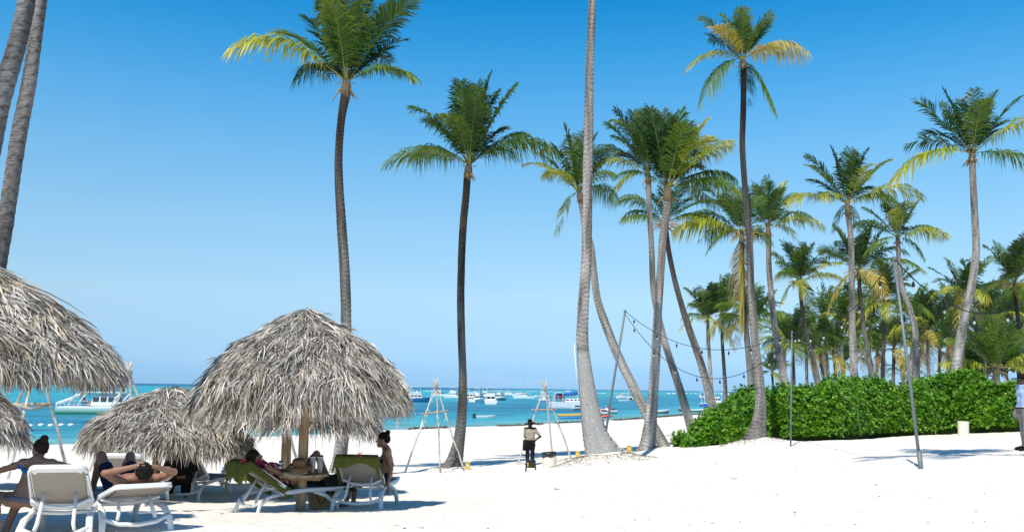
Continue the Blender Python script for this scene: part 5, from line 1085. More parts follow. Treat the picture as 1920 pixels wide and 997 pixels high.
m = MB(); m.col = (.80, .82, .84); m.box((0, 0, 0), (.085, .012, .165), bev=.006); ph = m.build('phone_case', M_paint); ph.matrix_world = wm(LD, math.radians(-50)) @ Matrix.Translation((.12, .34, .84)) @ Matrix.Rotation(math.radians(75), 4, 'Z') @ Matrix.Rotation(math.radians(-28), 4, 'Y')
tag(ph, 'pale phone held up by the reading woman, left of the post', 'phone')
# woman with top bun sitting sideways on LE
W5 = gpt(719, 14.95); W5.z += .36
person('woman with black top bun sitting sideways and looking left', W5, .0, dict(pelvis=(.0, 0, .11), chest=(.03, .02, .38), neck=(.03, .02, .545), head=(-.035, .01, .69), face=(-.98, -.10, -.08), headup=(.08, 0, 1), shR=(.04, .17, .50), elR=(.10, .25, .27), wrR=(-.05, .2, .12), shL=(.05, -.15, .50), elL=(.14, -.16, .25), wrL=(.10, -.20, .02),
       hpL=(-.04, -.10, .08), knL=(-.47, -.14, .10), anL=(-.58, -.10, -.32), toL=(-.72, -.12, -.36), hpR=(-.04, .10, .08), knR=(-.46, .14, .10), anR=(-.50, .16, -.32), toR=(-.62, .18, -.36), hdL=(.1, -.1, -1), curlL=.3), skin=(.29, .15, .10), hair=(.008, .007, .007), hairstyle='topbun', fem=True, res=.0105,
       clothes=[('bikini_bottom', (.03, .03, .03), balls((0, 0, .08, .17)), .010), ('bikini_top', (.02, .02, .02), inter(band((.03, 0, .36), (0, 0, 1), .03), lambda X, Y, Z: X+.0, balls((0, 0, .37, .2))), .009)])
# man in black hat by the pole tripod
W6 = gpt(993, 35.5)
def stand(ax=.0): return dict(pelvis=(0, 0, .92), chest=(.01, 0, 1.24), neck=(.01, 0, 1.42), head=(.01, .02, 1.56), shR=(.18, 0, 1.37), shL=(-.17, 0, 1.37), hpR=(.09, 0, .88), hpL=(-.09, 0, .88), knR=(.10, .03, .48), knL=(-.09, .02, .48), anR=(.11, 0, .08), anL=(-.11, -.02, .08), toR=(.15, .14, .03), toL=(-.18, .12, .03))
J6 = dict(stand(), face=(-.9, .45, -.15), elR=(.40, -.05, 1.10), wrR=(.17, .03, .96), elL=(-.20, .12, 1.10), wrL=(-.02, .22, 1.00))
t6 = person('man in black hat and beige shirt standing, hand on hip, by the bin', W6, .1, J6, skin=(.05, .028, .02), hair=(.01, .01, .01), res=.018,
       clothes=[('shirt', (.34, .29, .22), uni(inter(lambda X, Y, Z: np.maximum(.95-Z, Z-1.44), lambda X, Y, Z: np.abs(X)-.24), capsr(((.17, 0, 1.37), (.31, -.03, 1.21), .09), ((-.17, 0, 1.37), (-.19, .06, 1.22), .09))), .018),
                ('trousers', (.012, .013, .017), lambda X, Y, Z: np.maximum(.13-Z, Z-.98), .022), ('scarf', (.01, .01, .012), lambda X, Y, Z: np.maximum(1.38-Z, Z-1.46), .02)])
m = MB(); m.col = (.012, .012, .014); m.lathe([(.235, -.045), (.18, -.01), (.10, .01), (.098, .06), (.085, .12), (.04, .135), (.01, .13)], n=20); h = m.build('cowboy_hat', M_cloth, None, smooth=True, loc=W6+Vector((-.0, .02, 1.63))); h.rotation_euler = (.05, -.12, 0); tag(h, 'black wide-brimmed hat worn by the man beside the bin', 'hat')
m = MB(); m.col = (.012, .012, .015); m.box((-.20, -.10, .78), (.16, .12, .42), bev=.03, tilt=Matrix.Rotation(.05, 4, 'Y')); m.tube([(-.18, -.08, 1.0), (-.1, -.02, 1.3), (.05, 0, 1.42)], .012, 5)
m.add(*[x for x in tube_geo([(.13, -.12, .95), (.17, -.12, .80), (.14, -.14, .55), (.18, -.14, .42)], [.11, .12, .10, .02], 7, .35)]); b = m.build('satchel', M_cloth, None, smooth=True, loc=W6); tag(b, 'black satchel and cloth hanging at the hip of the man in black hat', 'bag')
# man in grey by the leaning palm, seen above the small hedge end
W7 = gpt(1338, 62)
Lg = Matrix
person('man in grey shirt and cap bent forward beside the leaning palm trunk', W7, 0, dict(stand(), pelvis=(.1, 0, .90), chest=(-.08, 0, 1.2), neck=(-.22, 0, 1.33), head=(-.36, .0, 1.42), face=(-.9, 0, -.5), headup=(-.4, 0, .9), shR=(-.12, .17, 1.30), shL=(-.12, -.17, 1.30), elR=(-.15, .2, 1.0), wrR=(-.35, .18, .88), elL=(-.14, -.2, 1.0), wrL=(-.36, -.2, .86)), skin=(.06, .035, .025), hair=(.05, .05, .05), res=.022,
       clothes=[('shirt', (.24, .25, .23), lambda X, Y, Z: np.maximum(np.maximum(.86-Z, Z-1.38), -X-.34), .035), ('trousers', (.30, .31, .30), lambda X, Y, Z: np.maximum(.12-Z, Z-.92), .025)])
# guard at the right edge
W8 = gpt(1929, 21.2)
J8 = dict(stand(), face=(-1, .1, -.05), shR=(.02, .19, 1.37), shL=(.02, -.19, 1.37), elL=(.06, -.25, 1.08), wrL=(-.06, -.25, .84), elR=(.05, .25, 1.08), wrR=(-.05, .22, .86), toL=(-.20, -.10, .03), toR=(-.16, .12, .03), hpL=(0, -.09, .88), hpR=(0, .09, .88), knL=(-.03, -.10, .48), knR=(.02, .10, .48), anL=(-.05, -.10, .08), anR=(.03, .10, .08), hdL=(-.2, 0, -1))
person('man in pale blue shirt and black cap cut off by the right edge', W8, 0, J8, skin=(.06, .032, .022), hair=(.01, .01, .01), res=.014, scale=1.04,
       clothes=[('shirt', (.36, .47, .66), uni(inter(lambda X, Y, Z: np.maximum(.90-Z, Z-1.44), lambda X, Y, Z: np.abs(Y)-.235), capsr(((.02, -.19, 1.37), (.05, -.24, 1.14), .10), ((.02, .19, 1.37), (.05, .24, 1.14), .10))), .022), ('trousers', (.22, .20, .19), lambda X, Y, Z: np.maximum(.10-Z, Z-.94), .028),
                ('shoes', (.01, .01, .01), lambda X, Y, Z: Z-.095, .015), ('belt', (.03, .03, .03), lambda X, Y, Z: np.abs(Z-.925)-.02, .032)])
m = MB(); m.col = (.01, .01, .012); m.lathe([(.098, -.02), (.104, .02), (.10, .07), (.06, .10), (.01, .105)], n=20); m.add(*tube_geo([(-.06, 0, .0), (-.13, 0, -.005), (-.19, 0, -.02)], [.085, .08, .05], 8, .12)); h = m.build('peaked_cap', M_cloth, None, smooth=True, loc=W8+Vector((.0, .02, 1.655))); tag(h, 'black peaked cap worn by the man at the right edge', 'cap')
# ------------------------------------------------------------------ bins, boxes, poles, lights
def drum(label, p, dia, h, tilt, bag):
    t = thing('rubbish_bin', label, 'bin', p); t.rotation_euler = tilt
    r = dia/2; m = MB(); m.col = (.76, .68, .58)
    pr = [(r*.93, -.06), (r*.95, h*.03)]
    for k in range(1, 20):
        z = h*k/20; rb = 1+.022*(abs(k-6) < 1)+.022*(abs(k-13) < 1); pr.append((r*(.95+.05*k/20)*rb, z))
    pr += [(r*1.02, h), (r*.97, h), (r*.95, h*.8)]
    m.lathe(pr, n=28); m.build('drum', M_paint, t, smooth=True)
    if bag:
        V = []; F = []; n = 36
        for j, (rr, z) in enumerate(((r*.80, h*.9), (r*.94, h*1.01), (r*1.05, h*1.02), (r*1.08, h*.97), (r*1.06, h*.86), (r*1.03, h*.80))):
            for i in range(n): a = 2*PI*i/n; V.append((rr*math.cos(a)*(1+.012*math.sin(a*13+j)), rr*math.sin(a)*(1+.012*math.sin(a*13+j)), z+(.02*math.sin(a*5+j) if j > 3 else 0)))
        for j in range(5):
            for i in range(n): F.append((j*n+i, j*n+(i+1) % n, (j+1)*n+(i+1) % n, (j+1)*n+i))
        part('bin_liner', V, F, mat('bin_liner', (.02, .02, .022), .3, .5, noise=.3), t, smooth=True)
drum('tilted beige plastic bin with black liner beside the man in the black hat', gpt(1032, 32.6), .50, .72, (.0, -.09, 0), True)
drum('small beige bin without liner standing in front of the hedge at right', gpt(1811, 36.5), .42, .58, (0, .02, 0), False)
# black plastic step stool / speaker box
p = gpt(995, 33.6); t = thing('plastic_stool', 'black plastic stool with yellow mark standing in front of the man in the black hat', 'stool', p)
m = MB(); m.box((0, 0, .40), (.34, .30, .05), bev=.015); m.build('seat', M_black, t)
for sx in (-1, 1):
    for sy in (-1, 1):
        m = MB(); m.tube([(sx*.14, sy*.12, .39), (sx*.19, sy*.17, -.03)], [.035, .03], 4, 1); m.build('leg', M_black, t)
for (a, b_) in (((-.16, -.145), (.16, -.145)), ((-.16, .145), (.16, .145)), ((-.165, -.14), (-.165, .14)), ((.165, -.14), (.165, .14))):
    m = MB(); c = Vector(((a[0]+b_[0])/2, (a[1]+b_[1])/2, .26)); d = (abs(b_[0]-a[0])+.02, abs(b_[1]-a[1])+.02, .22); m.box(c, d, bev=.006); m.build('side_panel', M_black, t)
m = MB(); m.col = (.75, .45, .03); m.box((-.11, -.16, .26), (.03, .008, .15)); m.build('yellow_label', M_paint, t)
def ybox(label, p, rz, sz=(.17, .13, .25)):
    t = thing('socket_box', label, 'box', p, rz, 'yellow boxes on the sand')
    m = MB(); m.col = (.62, .42, .06); m.box((0, 0, sz[2]/2-.01), sz, bev=.012); m.build('casing', M_paint, t)
    m = MB(); m.col = (.62, .40, .04); m.box((0, 0, sz[2]+.004), (sz[0]*1.08, sz[1]*1.1, .022), bev=.006); m.build('lid', M_paint, t)
    m = MB(); m.box((0, -sz[1]/2-.004, sz[2]*.55), (.05, .012, .04)); m.build('socket', M_paint, t)
ybox('yellow box at the foot of the palm with orange flower stalks', gpt(876, 35.0), .2)
ybox('yellow box on open sand right of the pole tripod, a cable running from it', gpt(1083, 39.5), -.1)
ybox('yellow box right of the thick grey palm trunk', gpt(1180, 40), .3)
ybox('yellow box glimpsed behind the woman with the top bun', gpt(731, 28.5), .1)
m = MB(); m.col = (.35, .25, .12); a = gpt(1040, 36); b_ = gpt(1083, 39.4); pts = []
for k in range(15):
    f_ = k/14; q = a.lerp(b_, f_); q.x += .25*math.sin(f_*7); q.z = gz(q.x, q.y)+.012; pts.append(q)
m.tube(pts, .012, 5); tag(m.build('power_cable', M_paint), 'thin brown cable lying on the sand between the bin and a yellow box', 'cable')
def pole(label, top, base, Yt, Yb, r, sleeve=True):
    b = at(base[0], base[1], Yb); b.z = gz(b.x, b.y)-.02; a = at(top[0], top[1], Yt); t = thing('steel_pole', label, 'pole', b)
    m = MB(); m.tube([Vector((0, 0, -.2)), (a-b)*.5, a-b], [r, r, r*.95], 10); m.build('shaft', M_metal, t, smooth=True)
    if sleeve: m = MB(); m.tube([Vector((0, 0, -.2)), (a-b)*.085], r*1.5, 10); m.build('ground_sleeve', M_metal, t, smooth=True)
    m = MB(); d = (a-b).normalized(); m.tube([a-b-d*.02, a-b+d*.03], r*1.25, 8); m.lathe([(.006, -.02), (.028, 0), (.006, .02)], c=tuple(a-b+Vector((0, -.05, -.03))), n=8); m.build('cap_hook', M_metal, t)
    return a
PA = pole('slim leaning steel pole behind the thick grey palm trunk, string lights at its tip', (1172, 583), (1126, 850), 33, 34, .042, False)
PB = pole('short upright steel pole in front of the hedge', (1485, 622), (1482, 838), 28, 28, .027, False)
PC = pole('tall blue-grey steel pole leaning left in the right foreground sand', (1676, 484), (1728, 880), 17.2, 16.6, .029)
M_wire = mat('black_cable', (.012, .012, .014), .6, .3); M_bulb = mat('glass_bulb', (.50, .52, .50), .12, .6)
def light_string(label, P, Q, sag, nb, mid=None):
    t = thing('string_lights', label, 'string lights', P, 0, 'strings of bulbs between the poles'); pts = []
    for k in range(33):
        f_ = k/32; q = P.lerp(Q, f_); q.z -= sag*4*f_*(1-f_); pts.append(q-P)
    m = MB(); m.tube(pts, .011, 5); m.build('cable', M_wire, t)
    for k in range(nb):
        f_ = (k+.6)/nb; i = int(f_*32); q = pts[i]
        m = MB(); m.tube([q+Vector((0, 0, .01)), q-Vector((0, 0, .07))], .007, 4); m.lathe([(.016, -.07), (.030, -.09), (.030, -.16), (.022, -.17)][::-1], c=tuple(q), n=8); so_ = m.build('lamp_socket', M_wire, t)
        m = MB(); m.lathe([(.004, -.235), (.018, -.225), (.026, -.20), (.022, -.18), (.016, -.165)], c=tuple(q), n=8); m.build('bulb', M_bulb, so_, smooth=True)
X1 = at(1410, 628, 31)
light_string('upper string of bulbs sagging from the slim leaning pole to the short upright pole', PA, PB+Vector((0, 0, .03)), .95, 7)
PA2 = PA+Vector((0, .1, -.08)); light_string('lower string of bulbs hanging from the slim leaning pole past the tallest palm', PA2, at(1516, 598, 27), 2.05, 8)
light_string('string of bulbs rising from the short upright pole to the tall leaning pole', PB+Vector((.02, 0, 0)), PC, .55, 6)
light_string('string of bulbs running from the tall leaning pole to the right edge', PC, at(2010, 470, 19), 1.20, 6)
light_string('level string of bulbs crossing the grove low behind the tall leaning pole', at(1490, 640, 40), at(1800, 615, 40), .70, 6)
# ------------------------------------------------------------------ boats
WHT = (.78, .79, .79); CRM = (.66, .58, .47); NAVY = (.03, .14, .36)
def hull_mb(L_, B_, H_, col, bot=None, bow=1.0, sheer=.35):
    m = MB(); n = 15; V = []; F = []; cols = []
    for k in range(n):
        u = k/(n-1); x = -L_/2+L_*u; b = B_/2*(1-max(0, (u-.45)/.55)**2.2*.97*bow); h = H_*(1+sheer*u*u); xs = x+(.10*L_*u**3)*0
        pts = [(0, -.35), (b*.72, -.25+.15*u), (b*.90, h*.25), (b, h), (b*.93, h+.02), (b*.90, h*.86), (0, h*.86)]
        ring = [(x+(.06*L_*(z/H_))*u**4, y, z) for y, z in pts]+[(x+(.06*L_*(z/H_))*u**4, -y, z) for y, z in pts[::-1][1:-1]]
        for i, q in enumerate(ring): V.append(q); cols.append((bot or col) if q[2] < h*.3 else col)
    k_ = 12
    for j in range(n-1):
        for i in range(k_): F.append((j*k_+i, j*k_+(i+1) % k_, (j+1)*k_+(i+1) % k_, (j+1)*k_+i))
    F.append(tuple(range(k_-1, -1, -1))); F.append(tuple(range((n-1)*k_, n*k_)))
    m.V = V; m.F = F; m.c = cols; return m
def box_part(nm, c, d, col, mt, par, taper=1., bev=.05): m = MB(); m.col = col; m.box(c, d, taper=taper, bev=bev); return m.build(nm, mt, par)
def cruiser(label, px, py, L_, head, B_=None, H_=.95, col=WHT, bot=None, cabin=1, fly=True, top=WHT, tower=False, seed=0, group='motor boats moored off the beach', rods=False, open_=False, engine=False):
    p = sea_at(px, py); t = thing('motor_boat', label, 'boat', p, math.radians(head), group); B_ = B_ or L_*.34
    hull_mb(L_, B_, H_, col, bot).build('hull', M_boat, t, smooth=False)
    if cabin:
        ch = 1.25; cx_ = L_*.06; cb_ = B_*.74; cl = L_*.40
        c = box_part('cabin', (cx_, 0, H_*.9+ch/2), (cl, cb_, ch), WHT, M_boat, t, .86)
        for sy in (-1, 1):
            for k in range(3): box_part('window', (cx_-cl*.30+k*cl*.29, sy*cb_*.462, H_*.9+ch*.62), (cl*.24, .03, ch*.36), (1, 1, 1), M_glass, c, 1, .01)
        for k in (-1, 1): box_part('window', (cx_-cl*.475, k*cb_*.22, H_*.9+ch*.55), (.03, cb_*.38, ch*.5), (1, 1, 1), M_glass, c, 1, .01)
        box_part('windscreen', (cx_+cl*.47, 0, H_*.9+ch*.66), (.05, cb_*.8, ch*.34), (1, 1, 1), M_glass, c, 1, .01)
        z0 = H_*.9+ch
        if fly:
            box_part('flybridge', (cx_-.1, 0, z0+.28), (cl*.8, cb_*.86, .55), WHT, M_boat, t, 1.05)
            box_part('hardtop', (cx_-.2, 0, z0+2.0), (cl*.85, cb_*.95, .09), top, M_boat, t, 1, .03)
            for sx in (-1, 1):
                for sy in (-1, 1): m = MB(); m.col = WHT; m.tube([(cx_-.1+sx*cl*.36, sy*cb_*.40, z0+.5), (cx_-.2+sx*cl*.38, sy*cb_*.43, z0+1.97)], .04, 5); m.build('roof_post', M_boat, t)
            box_part('console', (cx_+.3, 0, z0+.75), (.5, cb_*.4, .5), WHT, M_boat, t)
        else:
            box_part('hardtop', (cx_-L_*.18, 0, z0+.1), (cl*1.1, cb_, .08), top, M_boat, t, 1, .03)
            for sy in (-1, 1): m = MB(); m.col = WHT; m.tube([(cx_-L_*.36, sy*cb_*.46, H_*.9), (cx_-L_*.36, sy*cb_*.46, z0+.08)], .04, 5); m.build('roof_post', M_boat, t)
    if open_:
        box_part('console', (0, 0, H_+.35), (.8, .7, .9), WHT, M_boat, t, .85); box_part('t_top', (-.1, 0, H_+1.75), (1.9, B_*.75, .07), top, M_boat, t, 1, .02)
        for sx in (-1, 1):
            for sy in (-1, 1): m = MB(); m.col = WHT; m.tube([(-.1+sx*.6, sy*.45, H_*.85), (-.1+sx*.6, sy*.5, H_+1.73)], .035, 5); m.build('roof_post', M_boat, t)
    if rods:
        for sy in (-1, 1): m = MB(); m.col = (.5, .5, .5); m.tube([(0, sy*B_*.45, H_+1.3), (-L_*.15, sy*B_*.75, H_+6.2)], [.035, .012], 4); m.build('outrigger', M_boat, t)
    if tower: m = MB(); m.col = (.45, .45, .47); m.tube([(L_*.05, 0, H_+1), (L_*.05, 0, H_+tower)], [.06, .025], 5); m.build('antenna_mast', M_boat, t)
    if engine:
        m = MB(); m.col = (.03, .05, .08); m.box((-L_/2-.25, 0, H_*.9), (.5, .42, .75), bev=.1, taper=.8); m.box((-L_/2-.22, 0, .1), (.22, .14, .9), bev=.03); m.build('outboard_motor', M_boat, t)
    m = MB(); m.col = (.6, .6, .62); sg = [(L_*(u-.5), B_/2*(1-max(0, (u-.45)/.55)**2.2*.9)*.92, H_*(1+.35*u*u)+.5) for u in (.45, .6, .75, .88, .97)]
    m.tube([Vector(q) for q in sg]+[Vector((q[0], -q[1], q[2])) for q in sg[::-1]], .02, 4)
    if L_ > 5: m.build('bow_rail', M_boat, t)
    return t
G_ = 'motor boats moored off the beach'
cruiser('blue-hulled fishing boat with flybridge directly right of the large umbrella', 775, 753, 9, 15, col=(.05, .20, .42), rods=False)
cruiser('white fishing boat half behind the pole tripod', 825, 743, 8.6, 150, tower=3.5)
cruiser('white cabin boat just left of the orange-flowered palm trunk', 852, 746, 8.2, 165)
cruiser('cream-hulled cabin cruiser just right of the orange-flowered palm trunk', 884, 750, 9, 20, col=CRM, tower=4)
cruiser('white boat with open aft deck between the cream boat and the big stern view', 897, 753, 7, 60, fly=True, H_=.8)
cruiser('white cruiser seen squarely from its stern with dark cabin windows', 920, 757, 6.8, 92, B_=3.3, H_=1.0, top=(.62, .66, .68))
cruiser('white boat with dark side just right of the square stern view', 937, 750, 7.0, 55, bot=(.05, .10, .2), H_=.9)
cruiser('white flybridge boat behind the square stern view', 909, 744, 8.5, 100, tower=8)
cruiser('low white boat farther off right of the cluster', 956, 741, 10, 170, fly=False, tower=9)
cruiser('distant white boat with low cabin between the cluster and the tall mast', 970, 740, 9, 10, fly=False)
cruiser('pale open boat with a thin tall mast, alone on turquoise water', 983, 747, 8.5, 172, fly=False, H_=1.0, tower=15)
cruiser('small white and blue boat seen through the right pole tripod', 1020, 753, 3.6, 175, bot=(.05, .2, .45), cabin=0, open_=True, H_=.7)
cruiser('white flybridge boat left of the sailing catamaran', 1018, 745, 7.5, 20)
cruiser('distant white boat over the sailing catamaran', 1063, 738.5, 11, 5)
cruiser('distant white boat beside the thick palm trunk', 1087, 740, 8, 40)
cruiser('small white catamaran with thin mast left of the white ferry', 1168, 746.5, 7, 200, fly=False, tower=14, H_=1.0)
cruiser('distant boat behind the two crossing palm trunks', 1196, 740, 9, 10, fly=True)
cruiser('tiny open boat on the water below the white ferry', 1171, 752, 4, 10, cabin=0, H_=.5, B_=1.5)
cruiser('distant speedboat leaving a white wake, far right', 1373, 741, 9, 10, fly=False, cabin=0, H_=.9)
cruiser('white speedboat with black outboard motor floating near the shore', 910, 783.5, 2.5, 8, B_=1.0, H_=.30, cabin=0, engine=True, bot=(.5, .6, .55))
def skiff(label, px, py, L_, head, col=WHT, bot=(.03, .03, .04), ground_=False, B_=1.5, H_=.5):
    p = ground_at(px, py) if ground_ else sea_at(px, py); t = thing('dinghy', label, 'dinghy', p, math.radians(head)); hull_mb(L_, B_, H_, col, bot, sheer=.9).build('hull', M_boat, t)
    for k in (-.2, .15): box_part('bench', (L_*k, 0, H_*.92), (.25, B_*.8, .05), (.6, .58, .55), M_boat, t, 1, .01)
skiff('white dinghy with black underside pulled up by the ringed trunk', 1238, 774.5, 3.0, 8, B_=1.2, H_=.4)
skiff('grey dinghy at the waterline between the two right-leaning trunks', 1286, 770.5, 2.8, 175, col=(.45, .48, .52), B_=1.2, H_=.4)
skiff('white flat boat at the waterline left of the man in grey', 1308, 772, 4.2, 5, B_=1.3, H_=.4)
def jetski(label, px, py, head, col, rider=False):
    p = sea_at(px, py); t = thing('jet_ski', label, 'jet ski', p, math.radians(head)); hull_mb(2.9, 1.1, .45, WHT, (.05, .05, .06), sheer=.8).build('hull', M_boat, t)
    m = MB(); m.col = col; m.box((.35, 0, .70), (1.3, .6, .4), taper=.6, bev=.1); m.build('cowling', M_boat, t)
    m = MB(); m.col = (.05, .05, .05); m.box((-.55, 0, .72), (1.1, .38, .30), taper=.8, bev=.08); m.build('saddle', M_boat, t)
    m = MB(); m.col = (.03, .03, .03); m.tube([(.15, -.35, 1.02), (.3, 0, .95), (.15, .35, 1.02)], .03, 5); m.build('handlebar', M_boat, t)
    return p
pj = jetski('white jet ski with red flash at the waterline behind the slim leaning pole', 1142, 774.5, 170, (.55, .04, .05))
jetski('white and red jet ski half behind the thick palm trunk', 1126, 778, 165, (.6, .05, .05))
jetski('dark jet ski floating under the sailing catamaran', 1087, 768, 20, (.10, .12, .14))
def tiny_person(label, loc, rz, col, legs=(.05, .06, .1)):
    J = stand(); J.update(face=(0, 1, 0), elR=(.24, .02, 1.10), wrR=(.20, .1, .88), elL=(-.24, .02, 1.10), wrL=(-.2, .1, .88))
    return person(label, loc, rz, J, skin=(.25, .14, .10), hair=(.02, .02, .02), res=.03, clothes=[('shirt', col, lambda X, Y, Z: np.maximum(.92-Z, Z-1.42), .03), ('shorts', legs, lambda X, Y, Z: np.maximum(.55-Z, Z-.94), .03)])
tiny_person('person in red top sitting upright on the jet ski behind the slim pole', pj+Vector((-.1, 0, -.35)), .2, (.5, .04, .05))
# banana tube
p = ground_at(1080, 786.5); q0 = sea_at(1046, 784.5); t = thing('inflatable_tube', 'long yellow and blue inflatable tow tube lying on the waterline', 'inflatable', q0)
q1 = sea_at(1112, 783); d = (q1-q0)
m = MB(); m.col = (.80, .50, .08); m.tube([Vector((0, 0, .55)), d*.06+Vector((0, 0, .40)), d*.15+Vector((0, 0, .36)), d*.5+Vector((0, 0, .38)), d*.9+Vector((0, 0, .38)), d*.98+Vector((0, 0, .5))], [.06, .22, .27, .28, .26, .10], 10); m.build('upper_tube', M_boat, t, smooth=True)
m = MB(); m.col = (.08, .30, .70); m.tube([d*.05+Vector((0, -.25, .12)), d*.2+Vector((0, -.30, .10)), d*.9+Vector((0, -.30, .10)), d*.97+Vector((0, -.2, .15))], [.08, .2, .2, .08], 10); m.build('side_tube', M_boat, t, smooth=True)
m = MB(); m.col = (.75, .08, .05); q0 = sea_at(1124, 782.5); m.tube([(0, 0, .15), (.5, 0, .2), (1.4, 0, .2), (1.9, 0, .3)], [.06, .26, .26, .1], 9, .7); tag(m.build('red_inflatable', M_boat, None, smooth=True, loc=q0), 'red inflatable lying on the shore just right of the thick palm trunk', 'inflatable')
# sailing catamaran
p = sea_at(1072, 764.5); t = thing('sailing_catamaran', 'white sailing catamaran with tall bare mast and blue sail cover', 'sailing boat', p, math.radians(4)); L_ = 9.6
for sy in (-1.9, 1.9): h = hull_mb(L_, 1.3, 1.25, (.72, .77, .80), sheer=.15); h.V = [(x, y+sy, z) for x, y, z in h.V]; h.build('hull', M_boat, t)
box_part('deck', (-.6, 0, 1.15), (6.6, 4.2, .25), WHT, M_boat, t); c = box_part('cabin', (.2, 0, 1.65), (3.6, 3.0, .8), (.66, .72, .76), M_boat, t, .82, .15)
for k in range(4): box_part('window', (-1.1+k*.85, -1.40, 1.72), (.55, .06, .28), (1, 1, 1), M_glass, c, 1, .02)
box_part('bimini', (-3.0, 0, 3.2), (2.2, 3.0, .10), WHT, M_boat, t)
for sx in (-3.9, -2.1):
    for sy in (-1.4, 1.4): m = MB(); m.col = WHT; m.tube([(sx, sy, 1.2), (sx, sy, 3.2)], .05, 5); m.build('roof_post', M_boat, t)
HM = (764.5-645)/ppm(p.y); m = MB(); m.col = (.82, .82, .80); m.tube([(1.3, 0, 1.2), (1.0, 0, HM*.5), (.45, 0, HM)], [.13, .11, .07], 7); m.build('mast', M_boat, t, smooth=True)
m = MB(); m.col = (.8, .8, .8); m.tube([(1.2, 0, 2.5), (-3.3, 0, 2.75)], .08, 6); m.build('boom', M_boat, t)
m = MB(); m.col = (.02, .16, .45); m.tube([(1.3, 0, 3.25), (.6, 0, 3.15), (-.8, 0, 2.95), (-2.2, 0, 2.95), (-3.2, 0, 2.95)], [.30, .42, .36, .34, .22], 8, 1.2); m.build('sail_cover', M_boat, t, smooth=True)
for q in ((4.5, 0, 1.3), (-4.2, 1.7, 1.3), (-4.2, -1.7, 1.3)): m = MB(); m.col = (.5, .52, .55); m.tube([(.55, 0, HM*.92), q], .012, 3); m.build('stay', M_boat, t)
for sy in (-2.45, 2.45): m = MB(); m.col = (.7, .7, .7); m.tube([(-4, sy, 1.9), (0, sy, 1.9), (3.4, sy, 1.9)], .025, 4); m.build('rail', M_boat, t)
for k, (dx, cc, w_) in enumerate(((-2.6, (.55, .04, .05), 'red'), (-2.0, (.04, .04, .05), 'black'), (-3.3, (.62, .06, .10), 'crimson'))):
    tiny_person('person in %s shirt standing on the aft deck of the sailing catamaran' % w_, p+Vector((dx, -1.2, 1.26)), .3*k, cc)
# white ferry-like catamarans
def pontoon(label, px, py, L_, head, hullc, H_=1.0, roof=True, boxy=.9):
    p = sea_at(px, py); t = thing('passenger_boat', label, 'boat', p, math.radians(head), 'passenger boats off the beach'); B_ = L_*.5
    for sy in (-1, 1): h = hull_mb(L_, B_*.34, H_, hullc, (.05, .06, .08), sheer=.12); h.V = [(x, y+sy*B_*.33, z) for x, y, z in h.V]; h.build('hull', M_boat, t)
    box_part('deck', (0, 0, H_), (L_*.9, B_*.9, .2), WHT, M_boat, t); c = box_part('cabin', (L_*.05, 0, H_+.9), (L_*.45, B_*.7, 1.5), WHT, M_boat, t, boxy, .1)
    for k in range(4):
        for sy in (-1, 1): box_part('window', (-L_*.10+k*L_*.10, sy*B_*.345, H_+1.1), (L_*.075, .05, .55), (1, 1, 1), M_glass, c, 1, .02)
    box_part('doorway', (-L_*.178, 0, H_+.75), (.05, B_*.3, 1.1), (1, 1, 1), M_glass, c, 1, .02)
    if roof:
        box_part('roof', (-L_*.05, 0, H_+2.7), (L_*.75, B_*.85, .12), WHT, M_boat, t, 1, .04)
        for sx in (-.40, 0, .30):
            for sy in (-1, 1): m = MB(); m.col = WHT; m.tube([(L_*sx, sy*B_*.40, H_), (L_*sx, sy*B_*.40, H_+2.7)], .06, 5); m.build('roof_post', M_boat, t)
    return t, p
pontoon('white double-deck ferry between the leaning pole and the crossing trunks', 1188, 749, 6.2, 60, WHT)
pontoon('white boxy houseboat left of the right-leaning dark trunk', 1316, 747.5, 5.5, 85, (.70, .70, .68))
pontoon('white catamaran with blue hull end behind the leaning trunk near the hedge', 1337, 762.5, 6.4, 5, (.50, .60, .60), .9)
m = MB(); m.col = (.02, .12, .55); q = sea_at(1323, 763.5); m.box((0, 0, .5), (1.6, 1.8, .9), bev=.15); tag(m.build('blue_float', M_boat, None, loc=q), 'bright blue float tied at the left end of the white catamaran', 'float')
# party catamaran at left with slide
p = sea_at(190, 776); t = thing('party_catamaran', 'large white catamaran with green antifouling and a water slide, left of centre sea', 'boat', p, math.radians(3)); S_ = ppm(p.y)
for sy in (-1.7, 1.7): h = hull_mb(9.6, 1.4, .85, (.66, .80, .80), (.03, .22, .14), sheer=.1); h.V = [(x, y+sy, z) for x, y, z in h.V]; h.build('hull', M_boat, t)
box_part('deck', (-.1, 0, .9), (9.0, 4.4, .16), WHT, M_boat, t)
c = box_part('cabin', (1.2, 0, 1.75), (4.2, 3.4, 1.6), (.70, .80, .82), M_boat, t, .86, .2)
for k in range(4): box_part('window', (-.2+k*.95, -1.60, 1.9), (.75, .12, .6), (1, 1, 1), M_glass, c, 1, .05)
box_part('upper_deck', (.6, 0, 2.75), (5.6, 3.6, .16), WHT, M_boat, t); box_part('sunroof', (2.0, 0, 3.75), (3.4, 2.8, .10), (.55, .78, .78), M_boat, t)
for sx in (.5, 3.4):
    for sy in (-1.3, 1.3): m = MB(); m.col = WHT; m.tube([(sx, sy, 2.8), (sx, sy, 3.75)], .05, 5); m.build('roof_post', M_boat, t)
for sx in (-2.9, -1.7, 2.4, 3.6): m = MB(); m.col = WHT; m.tube([(sx-.7, -1.9, .95), (sx-.1, -1.85, 2.0), (sx+.5, -1.8, 2.72)], .09, 6); m.build('arch_strut', M_boat, t, smooth=True)
